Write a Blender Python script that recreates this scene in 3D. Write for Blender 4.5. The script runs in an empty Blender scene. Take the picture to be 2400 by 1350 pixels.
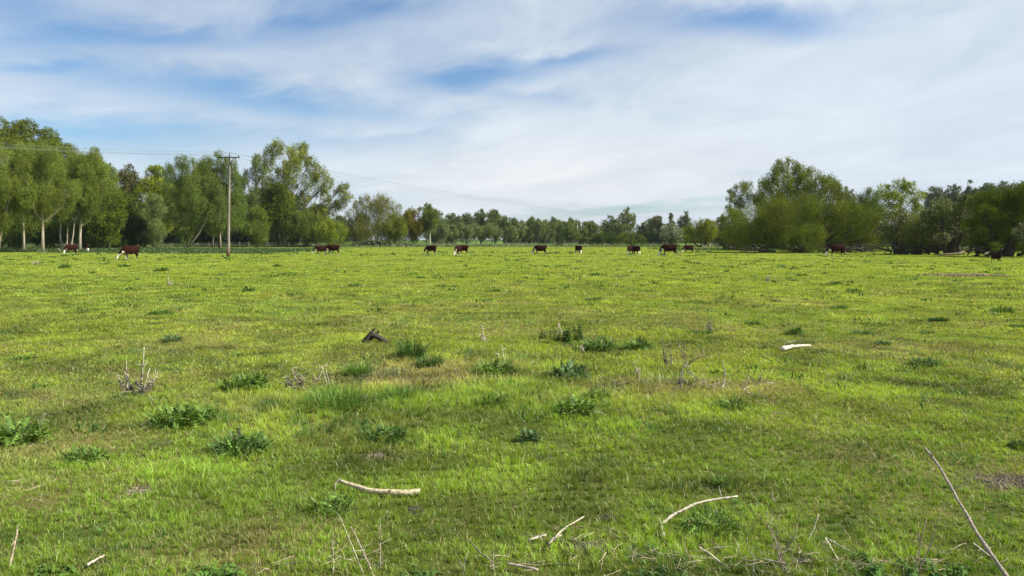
import bpy, math, random
import numpy as np
from mathutils import Vector, Matrix
R = math.radians
rng = np.random.default_rng(7)
random.seed(7)
SC = bpy.context.scene
COL = SC.collection

# ------------------------------------------------------------------ camera
F = 1779.0                       # focal length in pixels of the 2400-wide photograph
PIT = math.atan(113 / F)
CAMZ = 2.0
cam = bpy.data.cameras.new("camera"); co = bpy.data.objects.new("camera", cam); COL.objects.link(co)
co.location = (0, 0, CAMZ); co.rotation_euler = (R(90) - PIT, 0, 0)
cam.sensor_width = 36; cam.lens = 36 * F / 2400
cam.clip_start = .05; cam.clip_end = 9000
SC.camera = co

# ------------------------------------------------------------------ sun, sky, exposure
SUN_EL, SUN_AZ = 41, 97          # degrees; azimuth clockwise from the view direction (to the right)
sd = Vector((math.sin(R(SUN_AZ)) * math.cos(R(SUN_EL)), math.cos(R(SUN_AZ)) * math.cos(R(SUN_EL)), math.sin(R(SUN_EL))))
sl = bpy.data.lights.new("sun", 'SUN'); sl.energy = 5.0; sl.angle = R(.6); sl.color = (1, .93, .80)
so = bpy.data.objects.new("sun", sl); COL.objects.link(so)
so.rotation_euler = (-sd).to_track_quat('-Z', 'Y').to_euler()
vs = SC.view_settings
vs.view_transform = 'Standard'; vs.look = 'None'; vs.gamma = 1; vs.exposure = .95

W = bpy.data.worlds.new("World"); SC.world = W; W.use_nodes = True
def world():
    nt = W.node_tree; nt.nodes.clear(); N = nt.nodes.new; L = nt.links.new
    def m(op, a, b=None, c=None, clamp=False):
        n = N('ShaderNodeMath'); n.operation = op; n.use_clamp = clamp
        for i, v in enumerate((a, b, c)):
            if v is None: continue
            if isinstance(v, (int, float)): n.inputs[i].default_value = v
            else: L(v, n.inputs[i])
        return n.outputs[0]
    tc = N('ShaderNodeTexCoord'); sep = N('ShaderNodeSeparateXYZ'); L(tc.outputs['Generated'], sep.inputs[0])
    X, Y, Z = sep.outputs
    az = m('MULTIPLY', m('ARCTAN2', X, Y), 180 / math.pi)
    el = m('MULTIPLY', m('ARCSINE', Z), 180 / math.pi)
    v = m('MULTIPLY', m('LOGARITHM', m('ADD', m('MAXIMUM', el, -2), 4), math.e), 9)
    th = R(6)
    ua = m('ADD', m('MULTIPLY', az, math.cos(th)), m('MULTIPLY', v, math.sin(th)))
    va = m('ADD', m('MULTIPLY', az, -math.sin(th)), m('MULTIPLY', v, math.cos(th)))
    def noise(su, sv, off, detail=6, rough=.55, dist=0.):
        cb = N('ShaderNodeCombineXYZ'); L(m('MULTIPLY', ua, su), cb.inputs[0]); L(m('MULTIPLY', va, sv), cb.inputs[1])
        cb.inputs[2].default_value = off
        n = N('ShaderNodeTexNoise'); n.inputs['Scale'].default_value = 1; n.inputs['Detail'].default_value = detail
        n.inputs['Roughness'].default_value = rough; n.inputs['Distortion'].default_value = dist
        L(cb.outputs[0], n.inputs['Vector']); return n.outputs[0]
    n1 = noise(.045, .19, 1.3, 8, .56, .3); n2 = noise(.11, .50, 7.7, 8, .58, .4); n3 = noise(.022, .09, 4.1, 3, .5)
    nw = noise(.05, .22, 9.1, 4, .55)
    # openings in the thin cloud where the blue shows, by direction (az, el, half sizes, tilt, depth)
    holes = [(330,152,300,24,6,.62),(860,35,170,30,3,.55),(690,85,110,22,6,.55),(110,222,120,10,6,.4),(600,250,400,32,-4,.78),
             (200,335,300,45,2,.7),(1180,186,150,22,6,.8),(1790,92,230,38,-3,.95),(1330,152,130,14,0,.5),(1480,490,330,17,3,.9),
             (60,120,150,40,0,.4),(2250,110,200,60,0,.15),(1250,235,200,18,-10,.3),(850,330,260,22,0,.35),(2050,400,500,12,4,.2),(260,30,260,40,5,.3)]
    tot = None
    ndz = m('MULTIPLY', m('SUBTRACT', n2, .5), 3.2); ndx = m('MULTIPLY', m('SUBTRACT', nw, .5), 9)
    azw = m('ADD', az, ndx); elw = m('ADD', el, ndz)
    for (px, py, rx, ry, tl, s) in holes:
        a0 = math.degrees(math.atan((px - 1200) / F)); e0 = math.degrees(math.atan((562 - py) / F))
        ra = math.degrees(rx / F); re = math.degrees(ry / F)
        dx = m('SUBTRACT', azw, a0); dy = m('SUBTRACT', elw, e0)
        c, s_ = math.cos(R(tl)), math.sin(R(tl))
        a = m('MULTIPLY', m('ADD', m('MULTIPLY', dx, c), m('MULTIPLY', dy, s_)), 1 / ra)
        b = m('MULTIPLY', m('SUBTRACT', m('MULTIPLY', dy, c), m('MULTIPLY', dx, s_)), 1 / re)
        g = m('MULTIPLY', m('EXPONENT', m('MULTIPLY', m('ADD', m('MULTIPLY', a, a), m('MULTIPLY', b, b)), -1)), s)
        tot = g if tot is None else m('ADD', tot, g)
    cov = m('ADD', .95, m('MULTIPLY', m('SUBTRACT', n1, .5), 1.25))
    cov = m('ADD', cov, m('MULTIPLY', m('SUBTRACT', n2, .5), .8))
    cov = m('SUBTRACT', cov, tot)
    side = m('MULTIPLY', m('SUBTRACT', az, 2), .010)
    cov = m('ADD', cov, m('MINIMUM', m('MAXIMUM', side, -.16), .16))
    cov = m('MAXIMUM', m('MINIMUM', cov, .97), .02)
    sky = N('ShaderNodeTexSky'); sky.sky_type = 'NISHITA'; sky.sun_disc = False
    sky.sun_elevation = R(SUN_EL); sky.sun_rotation = R(SUN_AZ); sky.air_density = 1.1; sky.dust_density = .6; sky.ozone_density = 2.2
    sc_ = N('ShaderNodeVectorMath'); sc_.operation = 'SCALE'; L(sky.outputs[0], sc_.inputs[0]); sc_.inputs['Scale'].default_value = 1.0
    tn = N('ShaderNodeMix'); tn.data_type = 'RGBA'; tn.blend_type = 'MULTIPLY'; tn.inputs[0].default_value = 1; tn.inputs[7].default_value = (.78, .99, 1.20, 1); L(sc_.outputs[0], tn.inputs[6])
    # cloud brightness: thin white veil, creamier low in the middle, greyer streaks
    r = N('ShaderNodeValToRGB'); r.color_ramp.elements[0].position = .33; r.color_ramp.elements[1].position = .64
    r.color_ramp.elements[0].color = (4.7, 5.5, 6.6, 1); r.color_ramp.elements[1].color = (6.9, 7.6, 8.3, 1)
    L(m('ADD', m('MULTIPLY', n2, .45), m('MULTIPLY', n3, .55)), r.inputs[0])
    warm = N('ShaderNodeMix'); warm.data_type = 'RGBA'; warm.blend_type = 'MULTIPLY'
    L(r.outputs[0], warm.inputs[6]); warm.inputs[7].default_value = (1.12, 1.05, .98, 1)
    d = m('MULTIPLY', m('SUBTRACT', el, 4.5), .3); e = m('MULTIPLY', m('SUBTRACT', az, 4), .055)
    L(m('EXPONENT', m('MULTIPLY', m('ADD', m('MULTIPLY', d, d), m('MULTIPLY', e, e)), -1)), warm.inputs[0])
    mx = N('ShaderNodeMix'); mx.data_type = 'RGBA'
    L(cov, mx.inputs[0]); L(tn.outputs[2], mx.inputs[6]); L(warm.outputs[2], mx.inputs[7])
    bg = N('ShaderNodeBackground'); L(mx.outputs[2], bg.inputs[0]); bg.inputs[1].default_value = .060
    out = N('ShaderNodeOutputWorld'); L(bg.outputs[0], out.inputs[0])
world()

# ------------------------------------------------------------------ pixel <-> place
def ray(px, py):
    dx = (px - 1200) / F; dz = -(py - 675) / F
    return dx, math.cos(PIT) + dz * math.sin(PIT), -math.sin(PIT) + dz * math.cos(PIT)
def at(px, py, z=0.):
    x, y, zz = ray(px, py); t = (z - CAMZ) / zz
    return Vector((x * t, y * t, z))
def atD(px, D, py=None):
    """point at distance D; height from py if given, else on the ground"""
    if py is None: py = 562 + F * CAMZ / D
    x, y, zz = ray(px, py); t = D / y
    return Vector((x * t, D, CAMZ + zz * t))

# ------------------------------------------------------------------ noise
def _h(ix, iy, s):
    n = (ix.astype(np.int64) * 374761393 + iy.astype(np.int64) * 668265263 + s * 1442695041) & 0x7fffffff
    n = ((n ^ (n >> 13)) * 1274126177) & 0x7fffffff
    return ((n ^ (n >> 16)) & 0xffff) / 65535.0
def vnoise(x, y, s=0):
    x = np.asarray(x, float); y = np.asarray(y, float)
    ix = np.floor(x); iy = np.floor(y); fx = x - ix; fy = y - iy
    fx = fx * fx * (3 - 2 * fx); fy = fy * fy * (3 - 2 * fy)
    a = _h(ix, iy, s); b = _h(ix + 1, iy, s); c = _h(ix, iy + 1, s); d = _h(ix + 1, iy + 1, s)
    return (a * (1 - fx) + b * fx) * (1 - fy) + (c * (1 - fx) + d * fx) * fy
def fbm(x, y, s=0, o=4):
    t = 0; a = .5
    for i in range(o):
        t = t + a * vnoise(x, y, s + i * 17); x = x * 2.03; y = y * 2.03; a *= .5
    return t / (1 - .5 ** o)
def gh(x, y):
    x = np.asarray(x, float); y = np.asarray(y, float)
    d = np.hypot(x, y)
    h = .075 * (fbm(x / 2.3, y / 2.3, 3, 3) - .5) + .06 * (fbm(x / .55, y / .55, 9, 2) - .5)
    h = h + .09 * (fbm(x / 14., y / 14., 21, 2) - .5) * np.clip((60 - d) / 60, .15, 1)
    return h * np.clip((420 - d) / 200, 0, 1)
def gz(x, y): return float(gh(x, y))
def gat(px, py):
    p = at(px, py); p.z = gz(p.x, p.y); return p

# ------------------------------------------------------------------ mesh helpers
def mk_mesh(name, v, quads=None, tris=None, col=None, smooth=False):
    v = np.asarray(v, np.float32); me = bpy.data.meshes.new(name)
    q = np.zeros((0, 4), np.int32) if quads is None or len(quads) == 0 else np.asarray(quads, np.int32)
    t = np.zeros((0, 3), np.int32) if tris is None or len(tris) == 0 else np.asarray(tris, np.int32)
    me.vertices.add(len(v)); me.vertices.foreach_set('co', v.ravel())
    nl = q.size + t.size; me.loops.add(nl); me.loops.foreach_set('vertex_index', np.concatenate([q.ravel(), t.ravel()]))
    me.polygons.add(len(q) + len(t))
    st = np.concatenate([np.arange(len(q)) * 4, q.size + np.arange(len(t)) * 3]).astype(np.int32)
    me.polygons.foreach_set('loop_start', st)
    me.polygons.foreach_set('loop_total', np.concatenate([np.full(len(q), 4), np.full(len(t), 3)]).astype(np.int32))
    if smooth: me.polygons.foreach_set('use_smooth', np.ones(len(q) + len(t), bool))
    if col is not None:
        a = me.color_attributes.new('Col', 'FLOAT_COLOR', 'POINT')
        c = np.ones((len(v), 4), np.float32); c[:, :3] = col; a.data.foreach_set('color', c.ravel())
    me.update(); me.validate(); return me
def obj(name, me, mat=None, parent=None, loc=None):
    o = bpy.data.objects.new(name, me); COL.objects.link(o)
    if mat: me.materials.append(mat)
    if parent: o.parent = parent
    if loc is not None: o.location = loc
    return o
def tag(o, label, cat, group=None):
    o['label'] = label; o['category'] = cat
    if group: o['group'] = group
    return o
def thing(name, label, cat, loc=(0, 0, 0), group=None, rz=0.):
    o = bpy.data.objects.new(name, None); COL.objects.link(o); o.location = loc; o.rotation_euler = (0, 0, rz)
    o.empty_display_size = .2
    return tag(o, label, cat, group)
class MB:
    def __init__(s): s.v = []; s.q = []; s.t = []; s.c = []; s.n = 0
    def add(s, v, q=None, t=None, c=(1, 1, 1)):
        v = np.asarray(v, float)
        if q is not None and len(q): s.q.append(np.asarray(q) + s.n)
        if t is not None and len(t): s.t.append(np.asarray(t) + s.n)
        s.v.append(v); c = np.asarray(c, float); s.c.append(np.broadcast_to(c, (len(v), 3))); s.n += len(v)
    def tube(s, pts, rad, k=6, c=(1, 1, 1), cap=True, flat=None):
        P = np.asarray(pts, float); n = len(P); rad = np.broadcast_to(np.asarray(rad, float), (n,))
        T = np.gradient(P, axis=0); T /= np.linalg.norm(T, axis=1)[:, None] + 1e-9
        up = np.array([0, 0, 1.]) if abs(T[:, 2]).mean() < .8 else np.array([1., 0, 0])
        A = np.cross(T, up); A /= np.linalg.norm(A, axis=1)[:, None] + 1e-9; B = np.cross(A, T)
        th = np.arange(k) * 2 * math.pi / k
        v = P[:, None, :] + rad[:, None, None] * (np.cos(th)[None, :, None] * A[:, None, :] + (1 if flat is None else flat) * np.sin(th)[None, :, None] * B[:, None, :])
        i = np.arange(n - 1)[:, None] * k + np.arange(k)[None, :]; j = np.arange(n - 1)[:, None] * k + (np.arange(k)[None, :] + 1) % k
        q = np.stack([i, j, j + k, i + k], -1).reshape(-1, 4); t = []
        vv = v.reshape(-1, 3)
        if cap:
            vv = np.vstack([vv, P[0], P[-1]]); a, b = n * k, n * k + 1
            for m_ in range(k): t.append((a, (m_ + 1) % k, m_)); t.append((b, (n - 1) * k + m_, (n - 1) * k + (m_ + 1) % k))
        s.add(vv, q, t, c)
    def box(s, c0, c1, c=(1, 1, 1)):
        x0, y0, z0 = c0; x1, y1, z1 = c1
        v = [(x0,y0,z0),(x1,y0,z0),(x1,y1,z0),(x0,y1,z0),(x0,y0,z1),(x1,y0,z1),(x1,y1,z1),(x0,y1,z1)]
        s.add(v, [(0,3,2,1),(4,5,6,7),(0,1,5,4),(1,2,6,5),(2,3,7,6),(3,0,4,7)], None, c)
    def mesh(s, name, smooth=False):
        return mk_mesh(name, np.vstack(s.v), np.vstack(s.q) if s.q else None, np.vstack(s.t) if s.t else None, np.vstack(s.c), smooth)
    def obj(s, name, mat, parent=None, smooth=False, loc=None): return obj(name, s.mesh(name, smooth), mat, parent, loc)

# ------------------------------------------------------------------ materials
def new_mat(name):
    m = bpy.data.materials.new(name); m.use_nodes = True; m.node_tree.nodes.clear(); return m, m.node_tree.nodes.new, m.node_tree.links.new
def leaf_mat(name, trans=.35, gloss=.0, tint=(1.15, 1.1, .6)):
    m, N, L = new_mat(name)
    a = N('ShaderNodeAttribute'); a.attribute_name = 'Col'
    d = N('ShaderNodeBsdfDiffuse'); t = N('ShaderNodeBsdfTranslucent'); x = N('ShaderNodeMixShader'); o = N('ShaderNodeOutputMaterial')
    mu = N('ShaderNodeMix'); mu.data_type = 'RGBA'; mu.blend_type = 'MULTIPLY'; mu.inputs[0].default_value = 1; mu.inputs[7].default_value = (*tint, 1)
    L(a.outputs['Color'], mu.inputs[6]); L(a.outputs['Color'], d.inputs[0]); L(mu.outputs[2], t.inputs[0])
    x.inputs[0].default_value = trans; L(d.outputs[0], x.inputs[1]); L(t.outputs[0], x.inputs[2]); last = x.outputs[0]
    if gloss:
        g = N('ShaderNodeBsdfGlossy'); g.inputs['Roughness'].default_value = .45; y = N('ShaderNodeMixShader'); y.inputs[0].default_value = gloss
        g.inputs[0].default_value = (.9, 1, .9, 1)
        L(last, y.inputs[1]); L(g.outputs[0], y.inputs[2]); last = y.outputs[0]
    L(last, o.inputs[0]); return m
def solid_mat(name, rough=.85, scale=8., amt=.35, bump=.3, stretch=(1, 1, 1)):
    """vertex colour varied by a 3D noise in the object's own space"""
    m, N, L = new_mat(name)
    a = N('ShaderNodeAttribute'); a.attribute_name = 'Col'; tc = N('ShaderNodeTexCoord'); mp = N('ShaderNodeMapping'); mp.inputs['Scale'].default_value = stretch
    L(tc.outputs['Object'], mp.inputs[0])
    n = N('ShaderNodeTexNoise'); n.inputs['Scale'].default_value = scale; n.inputs['Detail'].default_value = 5; L(mp.outputs[0], n.inputs[0])
    mr = N('ShaderNodeMapRange'); mr.inputs[1].default_value = .3; mr.inputs[2].default_value = .7; mr.inputs[3].default_value = 1 - amt; mr.inputs[4].default_value = 1 + amt
    L(n.outputs[0], mr.inputs[0])
    vm = N('ShaderNodeVectorMath'); vm.operation = 'SCALE'; L(a.outputs['Color'], vm.inputs[0]); L(mr.outputs[0], vm.inputs['Scale'])
    b = N('ShaderNodeBsdfPrincipled'); b.inputs['Roughness'].default_value = rough; b.inputs['Specular IOR Level'].default_value = .25
    L(vm.outputs[0], b.inputs['Base Color'])
    bu = N('ShaderNodeBump'); bu.inputs['Strength'].default_value = bump; bu.inputs['Distance'].default_value = .02; L(n.outputs[0], bu.inputs['Height']); L(bu.outputs[0], b.inputs['Normal'])
    o = N('ShaderNodeOutputMaterial'); L(b.outputs[0], o.inputs[0]); return m
M_LEAF = leaf_mat('leaves', .20); M_GRASS = leaf_mat('grass_blades', .42, .03, (1.2, 1.15, .5)); M_WEED = leaf_mat('weed_leaves', .25, .012)
M_BARK = solid_mat('bark', .9, 3, .35, .5, (1, 1, .25)); M_WOOD = solid_mat('dead_wood', .85, 55, .5, .6, (.5, 1, 1))
M_HIDE = solid_mat('cattle_hide', .9, 9, .22, .1); [setattr(n.inputs['Specular IOR Level'], 'default_value', .06) for n in M_HIDE.node_tree.nodes if n.type == 'BSDF_PRINCIPLED']; M_METAL = solid_mat('metal', .5, 20, .15, .1); M_SOIL = solid_mat('soil', .95, 14, .4, .8)
M_PETAL = leaf_mat('petals', .2, 0, (1, 1, 1))

# ------------------------------------------------------------------ ground
def dryness(x, y):
    """0 lush .. 1 straw, from broad noise and the trampled dry strip across the near field"""
    d = (fbm(x / 1.6, y / 1.6, 40, 4) - .5) * 1.5 + (fbm(x / 6., y / 6., 50, 3) - .5) * .8
    g = np.zeros_like(np.asarray(x, float))
    for (px, py, rx, ry, s) in [(960,885,1.2,1.0,.55),(1030,905,.9,1.1,.5),(1500,905,1.3,.9,.5),(1250,950,.6,.5,.35),(60,1080,.6,.7,.35),(350,880,.9,.5,.25),
                                (700,960,.8,.4,.25),(90,1160,.5,.4,.35),(640,1250,.5,.3,.3),(1060,870,1.8,1.,.3),(1750,910,.8,.6,.35),(2130,820,2.5,.8,.2),(430,1320,.6,.3,.25)]:
        p = at(px, py); g = g + s * np.exp(-((x - p.x) / rx) ** 2 - ((y - p.y) / ry) ** 2)
    return np.clip(.25 + d * .75 + g, 0, 1)
MUD = [(330,1150,.12,.10),(880,1072,.08,.09),(2385,1126,.50,.22),(2258,645,2.6,1.3),(972,1194,.05,.04),(1420,1222,.07,.05),(1370,1292,.10,.05),(1860,1312,.10,.06)]
def mudmask(x, y):
    g = np.zeros_like(np.asarray(x, float))
    for (px, py, rx, ry) in MUD:
        p = at(px, py); w = 1 + .7 * (fbm(x * 7, y * 7, 77, 2) - .5)
        g = np.maximum(g, 1.6 - 1.1 * np.sqrt(((x - p.x) / rx) ** 2 + ((y - p.y) / ry) ** 2) * w)
    return np.clip(g, 0, 1)

def ground_mat():
    m, N, L = new_mat('meadow_ground')
    tc = N('ShaderNodeTexCoord'); P = tc.outputs['Object']
    a = N('ShaderNodeAttribute'); a.attribute_name = 'Col'
    def noise(s, d=5, r=.6, w=0.):
        n = N('ShaderNodeTexNoise'); n.inputs['Scale'].default_value = s; n.inputs['Detail'].default_value = d; n.inputs['Roughness'].default_value = r
        n.inputs['Distortion'].default_value = w; L(P, n.inputs[0]); return n.outputs[0]
    def mr(x, a0, a1, b0, b1):
        n = N('ShaderNodeMapRange'); n.inputs[1].default_value = a0; n.inputs[2].default_value = a1; n.inputs[3].default_value = b0; n.inputs[4].default_value = b1
        L(x, n.inputs[0]); return n.outputs[0]
    def mul(a_, b_):
        n = N('ShaderNodeMath'); n.operation = 'MULTIPLY'; L(a_, n.inputs[0]); L(b_, n.inputs[1]); return n.outputs[0]
    f1 = mul(mr(noise(1.1, 8, .72), .3, .7, .68, 1.32), mr(noise(9, 4, .7), .3, .7, .7, 1.3))
    f1 = mul(f1, mr(noise(.12, 4, .6), .3, .7, .86, 1.14))
    vm = N('ShaderNodeVectorMath'); vm.operation = 'SCALE'; L(a.outputs['Color'], vm.inputs[0]); L(f1, vm.inputs['Scale'])
    hs = N('ShaderNodeHueSaturation'); L(vm.outputs[0], hs.inputs['Color']); L(mr(noise(.5, 5, .6), .3, .7, .488, .512), hs.inputs['Hue'])
    b = N('ShaderNodeBsdfDiffuse'); L(hs.outputs[0], b.inputs[0])
    bu = N('ShaderNodeBump'); bu.inputs['Strength'].default_value = .6; bu.inputs['Distance'].default_value = .08; L(noise(2.5, 7, .7), bu.inputs['Height']); L(bu.outputs[0], b.inputs['Normal'])
    o = N('ShaderNodeOutputMaterial'); L(b.outputs[0], o.inputs[0]); return m
def field_end(x):
    """distance of the far edge of the grazed field, by bearing"""
    return 214.
G_FAR = np.array([.150, .190, .018]); G_ROUGH = np.array([.085, .150, .035]); G_SOIL = np.array([.060, .075, .018])
def build_ground():
    r = np.concatenate([[0], np.geomspace(.4, 6000, 330)])
    th = np.concatenate([np.linspace(-48, 48, 400), np.linspace(51, 309, 70)]); th = np.radians(th); n = len(th)
    X = r[:, None] * np.sin(th)[None]; Y = r[:, None] * np.cos(th)[None]
    Z = gh(X, Y)
    far = Y > 232; Z = Z + np.where(far, .0, 0)
    v = np.stack([X, Y, Z], -1).reshape(-1, 3)
    i = np.arange(len(r) - 1)[:, None] * n + np.arange(n)[None]; j = np.arange(len(r) - 1)[:, None] * n + (np.arange(n)[None] + 1) % n
    q = np.stack([i, i + n, j + n, j], -1).reshape(-1, 4)
    x, y = v[:, 0], v[:, 1]; d = np.hypot(x, y)
    dry = dryness(x, y)[:, None]
    near = G_SOIL * (1 - dry) + np.array([.13, .105, .045]) * dry
    far_c = G_FAR * (1 - .35 * dry) + np.array([.27, .23, .06]) * .30 * dry
    w = np.clip((d - 14) / 45, 0, 1)[:, None] ** .7
    c = near * (1 - w) + far_c * w
    bl = fbm(x / 9, y / 9, 61, 3); c = c * (.86 + .28 * bl)[:, None]
    edge = np.clip((y - (206 + 6 * fbm(x / 12, y * 0, 5, 2))) / 3, 0, 1)[:, None]
    rough = G_ROUGH * (.75 + .6 * fbm(x / 20, y / 6, 71, 3))[:, None]
    strip = np.clip((fbm(x / 60, y / 16, 91, 2) - .5) * 6, 0, 1)[:, None]; rough = rough * (1 - strip) + np.array([.12, .20, .04]) * strip
    c = c * (1 - edge) + rough * edge
    lf = np.clip((y - (112 - (x + 60) * .35)) / 4, 0, 1)[:, None] * np.clip((-x - 32) / 6, 0, 1)[:, None]
    c = c * (1 - lf) + rough * .8 * lf
    mm = mudmask(x, y)[:, None]; c = c * (1 - mm) + np.array([.070, .062, .050]) * mm
    o = obj('ground', mk_mesh('ground', v, q, None, c, True), ground_mat()); o['kind'] = 'structure'
build_ground()

# ------------------------------------------------------------------ grass
def blades(x, y, h, w, col, lean=.5, tip=None, az=None, nseg=2):
    """bent tapering blades as one vertex cloud; returns v, quads, tris, colours"""
    n = len(x); z = gh(x, y) - .005
    az = rng.uniform(0, 2 * np.pi, n) if az is None else az
    ln = h * lean * rng.uniform(.2, 1.5, n)
    dx, dy = np.cos(az), np.sin(az); fa = rng.uniform(0, np.pi, n); wx, wy = np.cos(fa) * w / 2, np.sin(fa) * w / 2
    V = np.empty((n, 5, 3)); 
    V[:, 0] = np.stack([x - wx, y - wy, z], -1); V[:, 1] = np.stack([x + wx, y + wy, z], -1)
    mx, my, mz = x + dx * ln * .35, y + dy * ln * .35, z + h * .58
    V[:, 2] = np.stack([mx + wx * .8, my + wy * .8, mz], -1); V[:, 3] = np.stack([mx - wx * .8, my - wy * .8, mz], -1)
    V[:, 4] = np.stack([x + dx * ln, y + dy * ln, z + h * (1 - .25 * np.minimum(ln / h, 1.5) ** 2 * .8)], -1)
    b = np.arange(n)[:, None] * 5
    q = b + np.array([[0, 1, 2, 3]]); t = b + np.array([[3, 2, 4]])
    return V.reshape(-1, 3), q, t, np.repeat(col, 5, 0)
def grass_col(x, y, n):
    dry = dryness(x, y) + rng.normal(0, .16, n); dry = np.clip(dry, 0, 1)[:, None]
    lush = (fbm(x / 3.1, y / 3.1, 83, 3) > .54)[:, None] * .5
    nr = np.clip((13 - y) / 8, 0, 1)[:, None]; A = np.array([.250, .322, .030]) * (1 - nr) + np.array([.205, .312, .030]) * nr; B = np.array([.150, .255, .024]); C = np.array([.44, .37, .17])
    c = A * (1 - lush) + B * lush
    k = np.clip((dry - .45) * 1.7, 0, 1); c = c * (1 - k * .75) + C * k * .75
    v = (fbm(x / .6, y / .6, 101, 4) - .5) * 1.5 + (fbm(x / 3.5, y / 2., 103, 3) - .5) * .35; c = c * np.clip(1 + v * 1.25, .3, 1.7)[:, None]
    dk = (fbm(x / .26, y / .26, 111, 2) * .7 + fbm(x / 2.2, y / 1.6, 113, 2) * .3 > .635); c = np.where(dk[:, None], c * np.array([.58, .70, .95]), c)  # dark green patches, with shadowy gaps in the turf painted in too
    straw = (rng.random(n) < .045)[:, None]; c = np.where(straw, np.array([.44, .38, .19]), c)
    return c * rng.uniform(.62, 1.35, n)[:, None] * np.array([1, 1, 1]) * (1 + rng.normal(0, .05, (n, 3)))
def scatter(d0, d1, dens, half=37.5):
    t0, t1 = -math.tan(R(half)), math.tan(R(half))
    n = int(dens * (d1 * d1 - d0 * d0) / 2 * (t1 - t0))
    y = np.sqrt(rng.uniform(d0 * d0, d1 * d1, n)); x = y * rng.uniform(t0, t1, n)
    mg = 4.5 if d0 < 16 else 9.; k = int(dens * (.45 if d0 < 16 else .9) * 2 * mg * (d1 - d0))     # beyond the frame on both sides
    y2 = rng.uniform(d0, d1, k); sg = rng.choice([-1, 1], k); x2 = sg * (y2 * t1 + rng.uniform(0, mg, k)); x = np.concatenate([x, x2]); y = np.concatenate([y, y2])
    return x, y
ROUGH = [(1000, 860, 1.5, 1.6, .45), (1250, 880, 1.6, 1.8, .45), (1550, 890, 1.6, 1.6, .45), (700, 930, 1.6, 1.1, .4), (1350, 960, 1.6, .8, .5), (800, 950, 1.0, .8, .8), (400, 1130, .5, .45, .9), (1700, 1330, 1.2, .5, .6)]
def build_grass():
    VV = []; QQ = []; TT = []; CC = []; n0 = 0
    zones = [(3.2, 6.5, 8600, .042, .0033), (6.5, 10, 5200, .040, .0042), (10, 16, 2500, .040, .0064), (16, 26, 1000, .042, .010), (26, 45, 290, .045, .018), (45, 80, 85, .045, .034), (80, 125, 30, .038, .06), (125, 208, 8, .045, .11)]
    for (a, b, dens, h, w) in zones:
        x, y = scatter(a, b, dens)
        # clumping: pull part of the blades towards tuft centres
        k = rng.random(len(x)) < .5; g = .11 if a < 12 else .22
        cx = np.floor(x / g); cy = np.floor(y / g)
        jx = (cx + .2 + .6 * _h(cx, cy, 5)) * g; jy = (cy + .2 + .6 * _h(cx, cy, 6)) * g
        x = np.where(k, x + (jx - x) * .72, x); y = np.where(k, y + (jy - y) * .72, y)
        n = len(x); th = _h(np.floor(x / g), np.floor(y / g), 8)
        keep = rng.random(n) > mudmask(x, y) * 1.05; x, y, th = x[keep], y[keep], th[keep]; n = len(x)
        pn = fbm(x / 1.1, y / 1.1, 33, 3)
        H = h * (.45 + 1.0 * th) * (.55 + 1.1 * pn) * rng.uniform(.6, 1.4, n)
        for (qx, qy, qrx, qry, qs) in ROUGH:
            qp = at(qx, qy); H = H * (1 + qs * np.exp(-((x - qp.x) / qrx) ** 2 - ((y - qp.y) / qry) ** 2))
        tall = rng.random(n) < .02; H = np.where(tall, H * 1.9, H)
        wd = w * rng.uniform(.6, 1.3, n)
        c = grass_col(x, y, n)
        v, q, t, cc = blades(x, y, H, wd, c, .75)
        VV.append(v); QQ.append(q + n0); TT.append(t + n0); CC.append(cc); n0 += len(v)
        if b <= 26:      # flattened dead blades lying through the turf, thicker in the dry places
            x, y = scatter(a, b, dens * .09); k = rng.random(len(x)) < .25 + dryness(x, y) * 1.1; x, y = x[k], y[k]; n = len(x)
            c = np.array([.40, .34, .18]) * rng.uniform(.5, 1.25, (n, 1)) * (1 + rng.normal(0, .05, (n, 3)))
            v, q, t, cc = blades(x, y, rng.uniform(.02, .06, n), w * rng.uniform(.7, 1.2, n), c, 2.4); v[:, 2] += .006
            VV.append(v); QQ.append(q + n0); TT.append(t + n0); CC.append(cc); n0 += len(v)
    me = mk_mesh('grass', np.vstack(VV), np.vstack(QQ), np.vstack(TT), np.vstack(CC))
    o = obj('grass', me, M_GRASS); o['kind'] = 'stuff'; tag(o, 'short sunlit meadow grass covering the field', 'grass')
build_grass()

# ------------------------------------------------------------------ trees
def rvec(n):
    v = rng.normal(size=(n, 3)); return v / np.linalg.norm(v, axis=1)[:, None]
def leaves_mesh(P, Dn, size, asp, col, name):
    """rhombic leaf clumps at P, long axis Dn"""
    n = len(P); S = np.cross(Dn, rvec(n)); S /= np.linalg.norm(S, axis=1)[:, None] + 1e-9
    L = size[:, None]; w = (size * asp)[:, None]
    V = np.stack([P - Dn * L * .5, P + S * w * .5 - Dn * L * .05, P + Dn * L * .5, P - S * w * .5 - Dn * L * .05], 1).reshape(-1, 3)
    q = np.arange(n)[:, None] * 4 + np.arange(4)[None]
    return mk_mesh(name, V, q, None, np.repeat(col, 4, 0))
KIND = {  # spray direction (out, up), spray length, leaf aspect, leaf size factor, gaps
    'willow': dict(out=.45, up=.9, sl=1.3, asp=.36, lobes=36, fill=3.6, shell=.45),
    'round':  dict(out=.8, up=.35, sl=.9, asp=.75, lobes=26, fill=2.9, shell=.62),
    'poplar': dict(out=.35, up=1.0, sl=1.6, asp=.62, lobes=34, fill=2.0, shell=.4),
    'airy':   dict(out=.5, up=.7, sl=1.3, asp=.5, lobes=32, fill=1.9, shell=.1),
    'thorn':  dict(out=.9, up=.1, sl=.8, asp=.7, lobes=28, fill=2.9, shell=.62),
}
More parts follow.
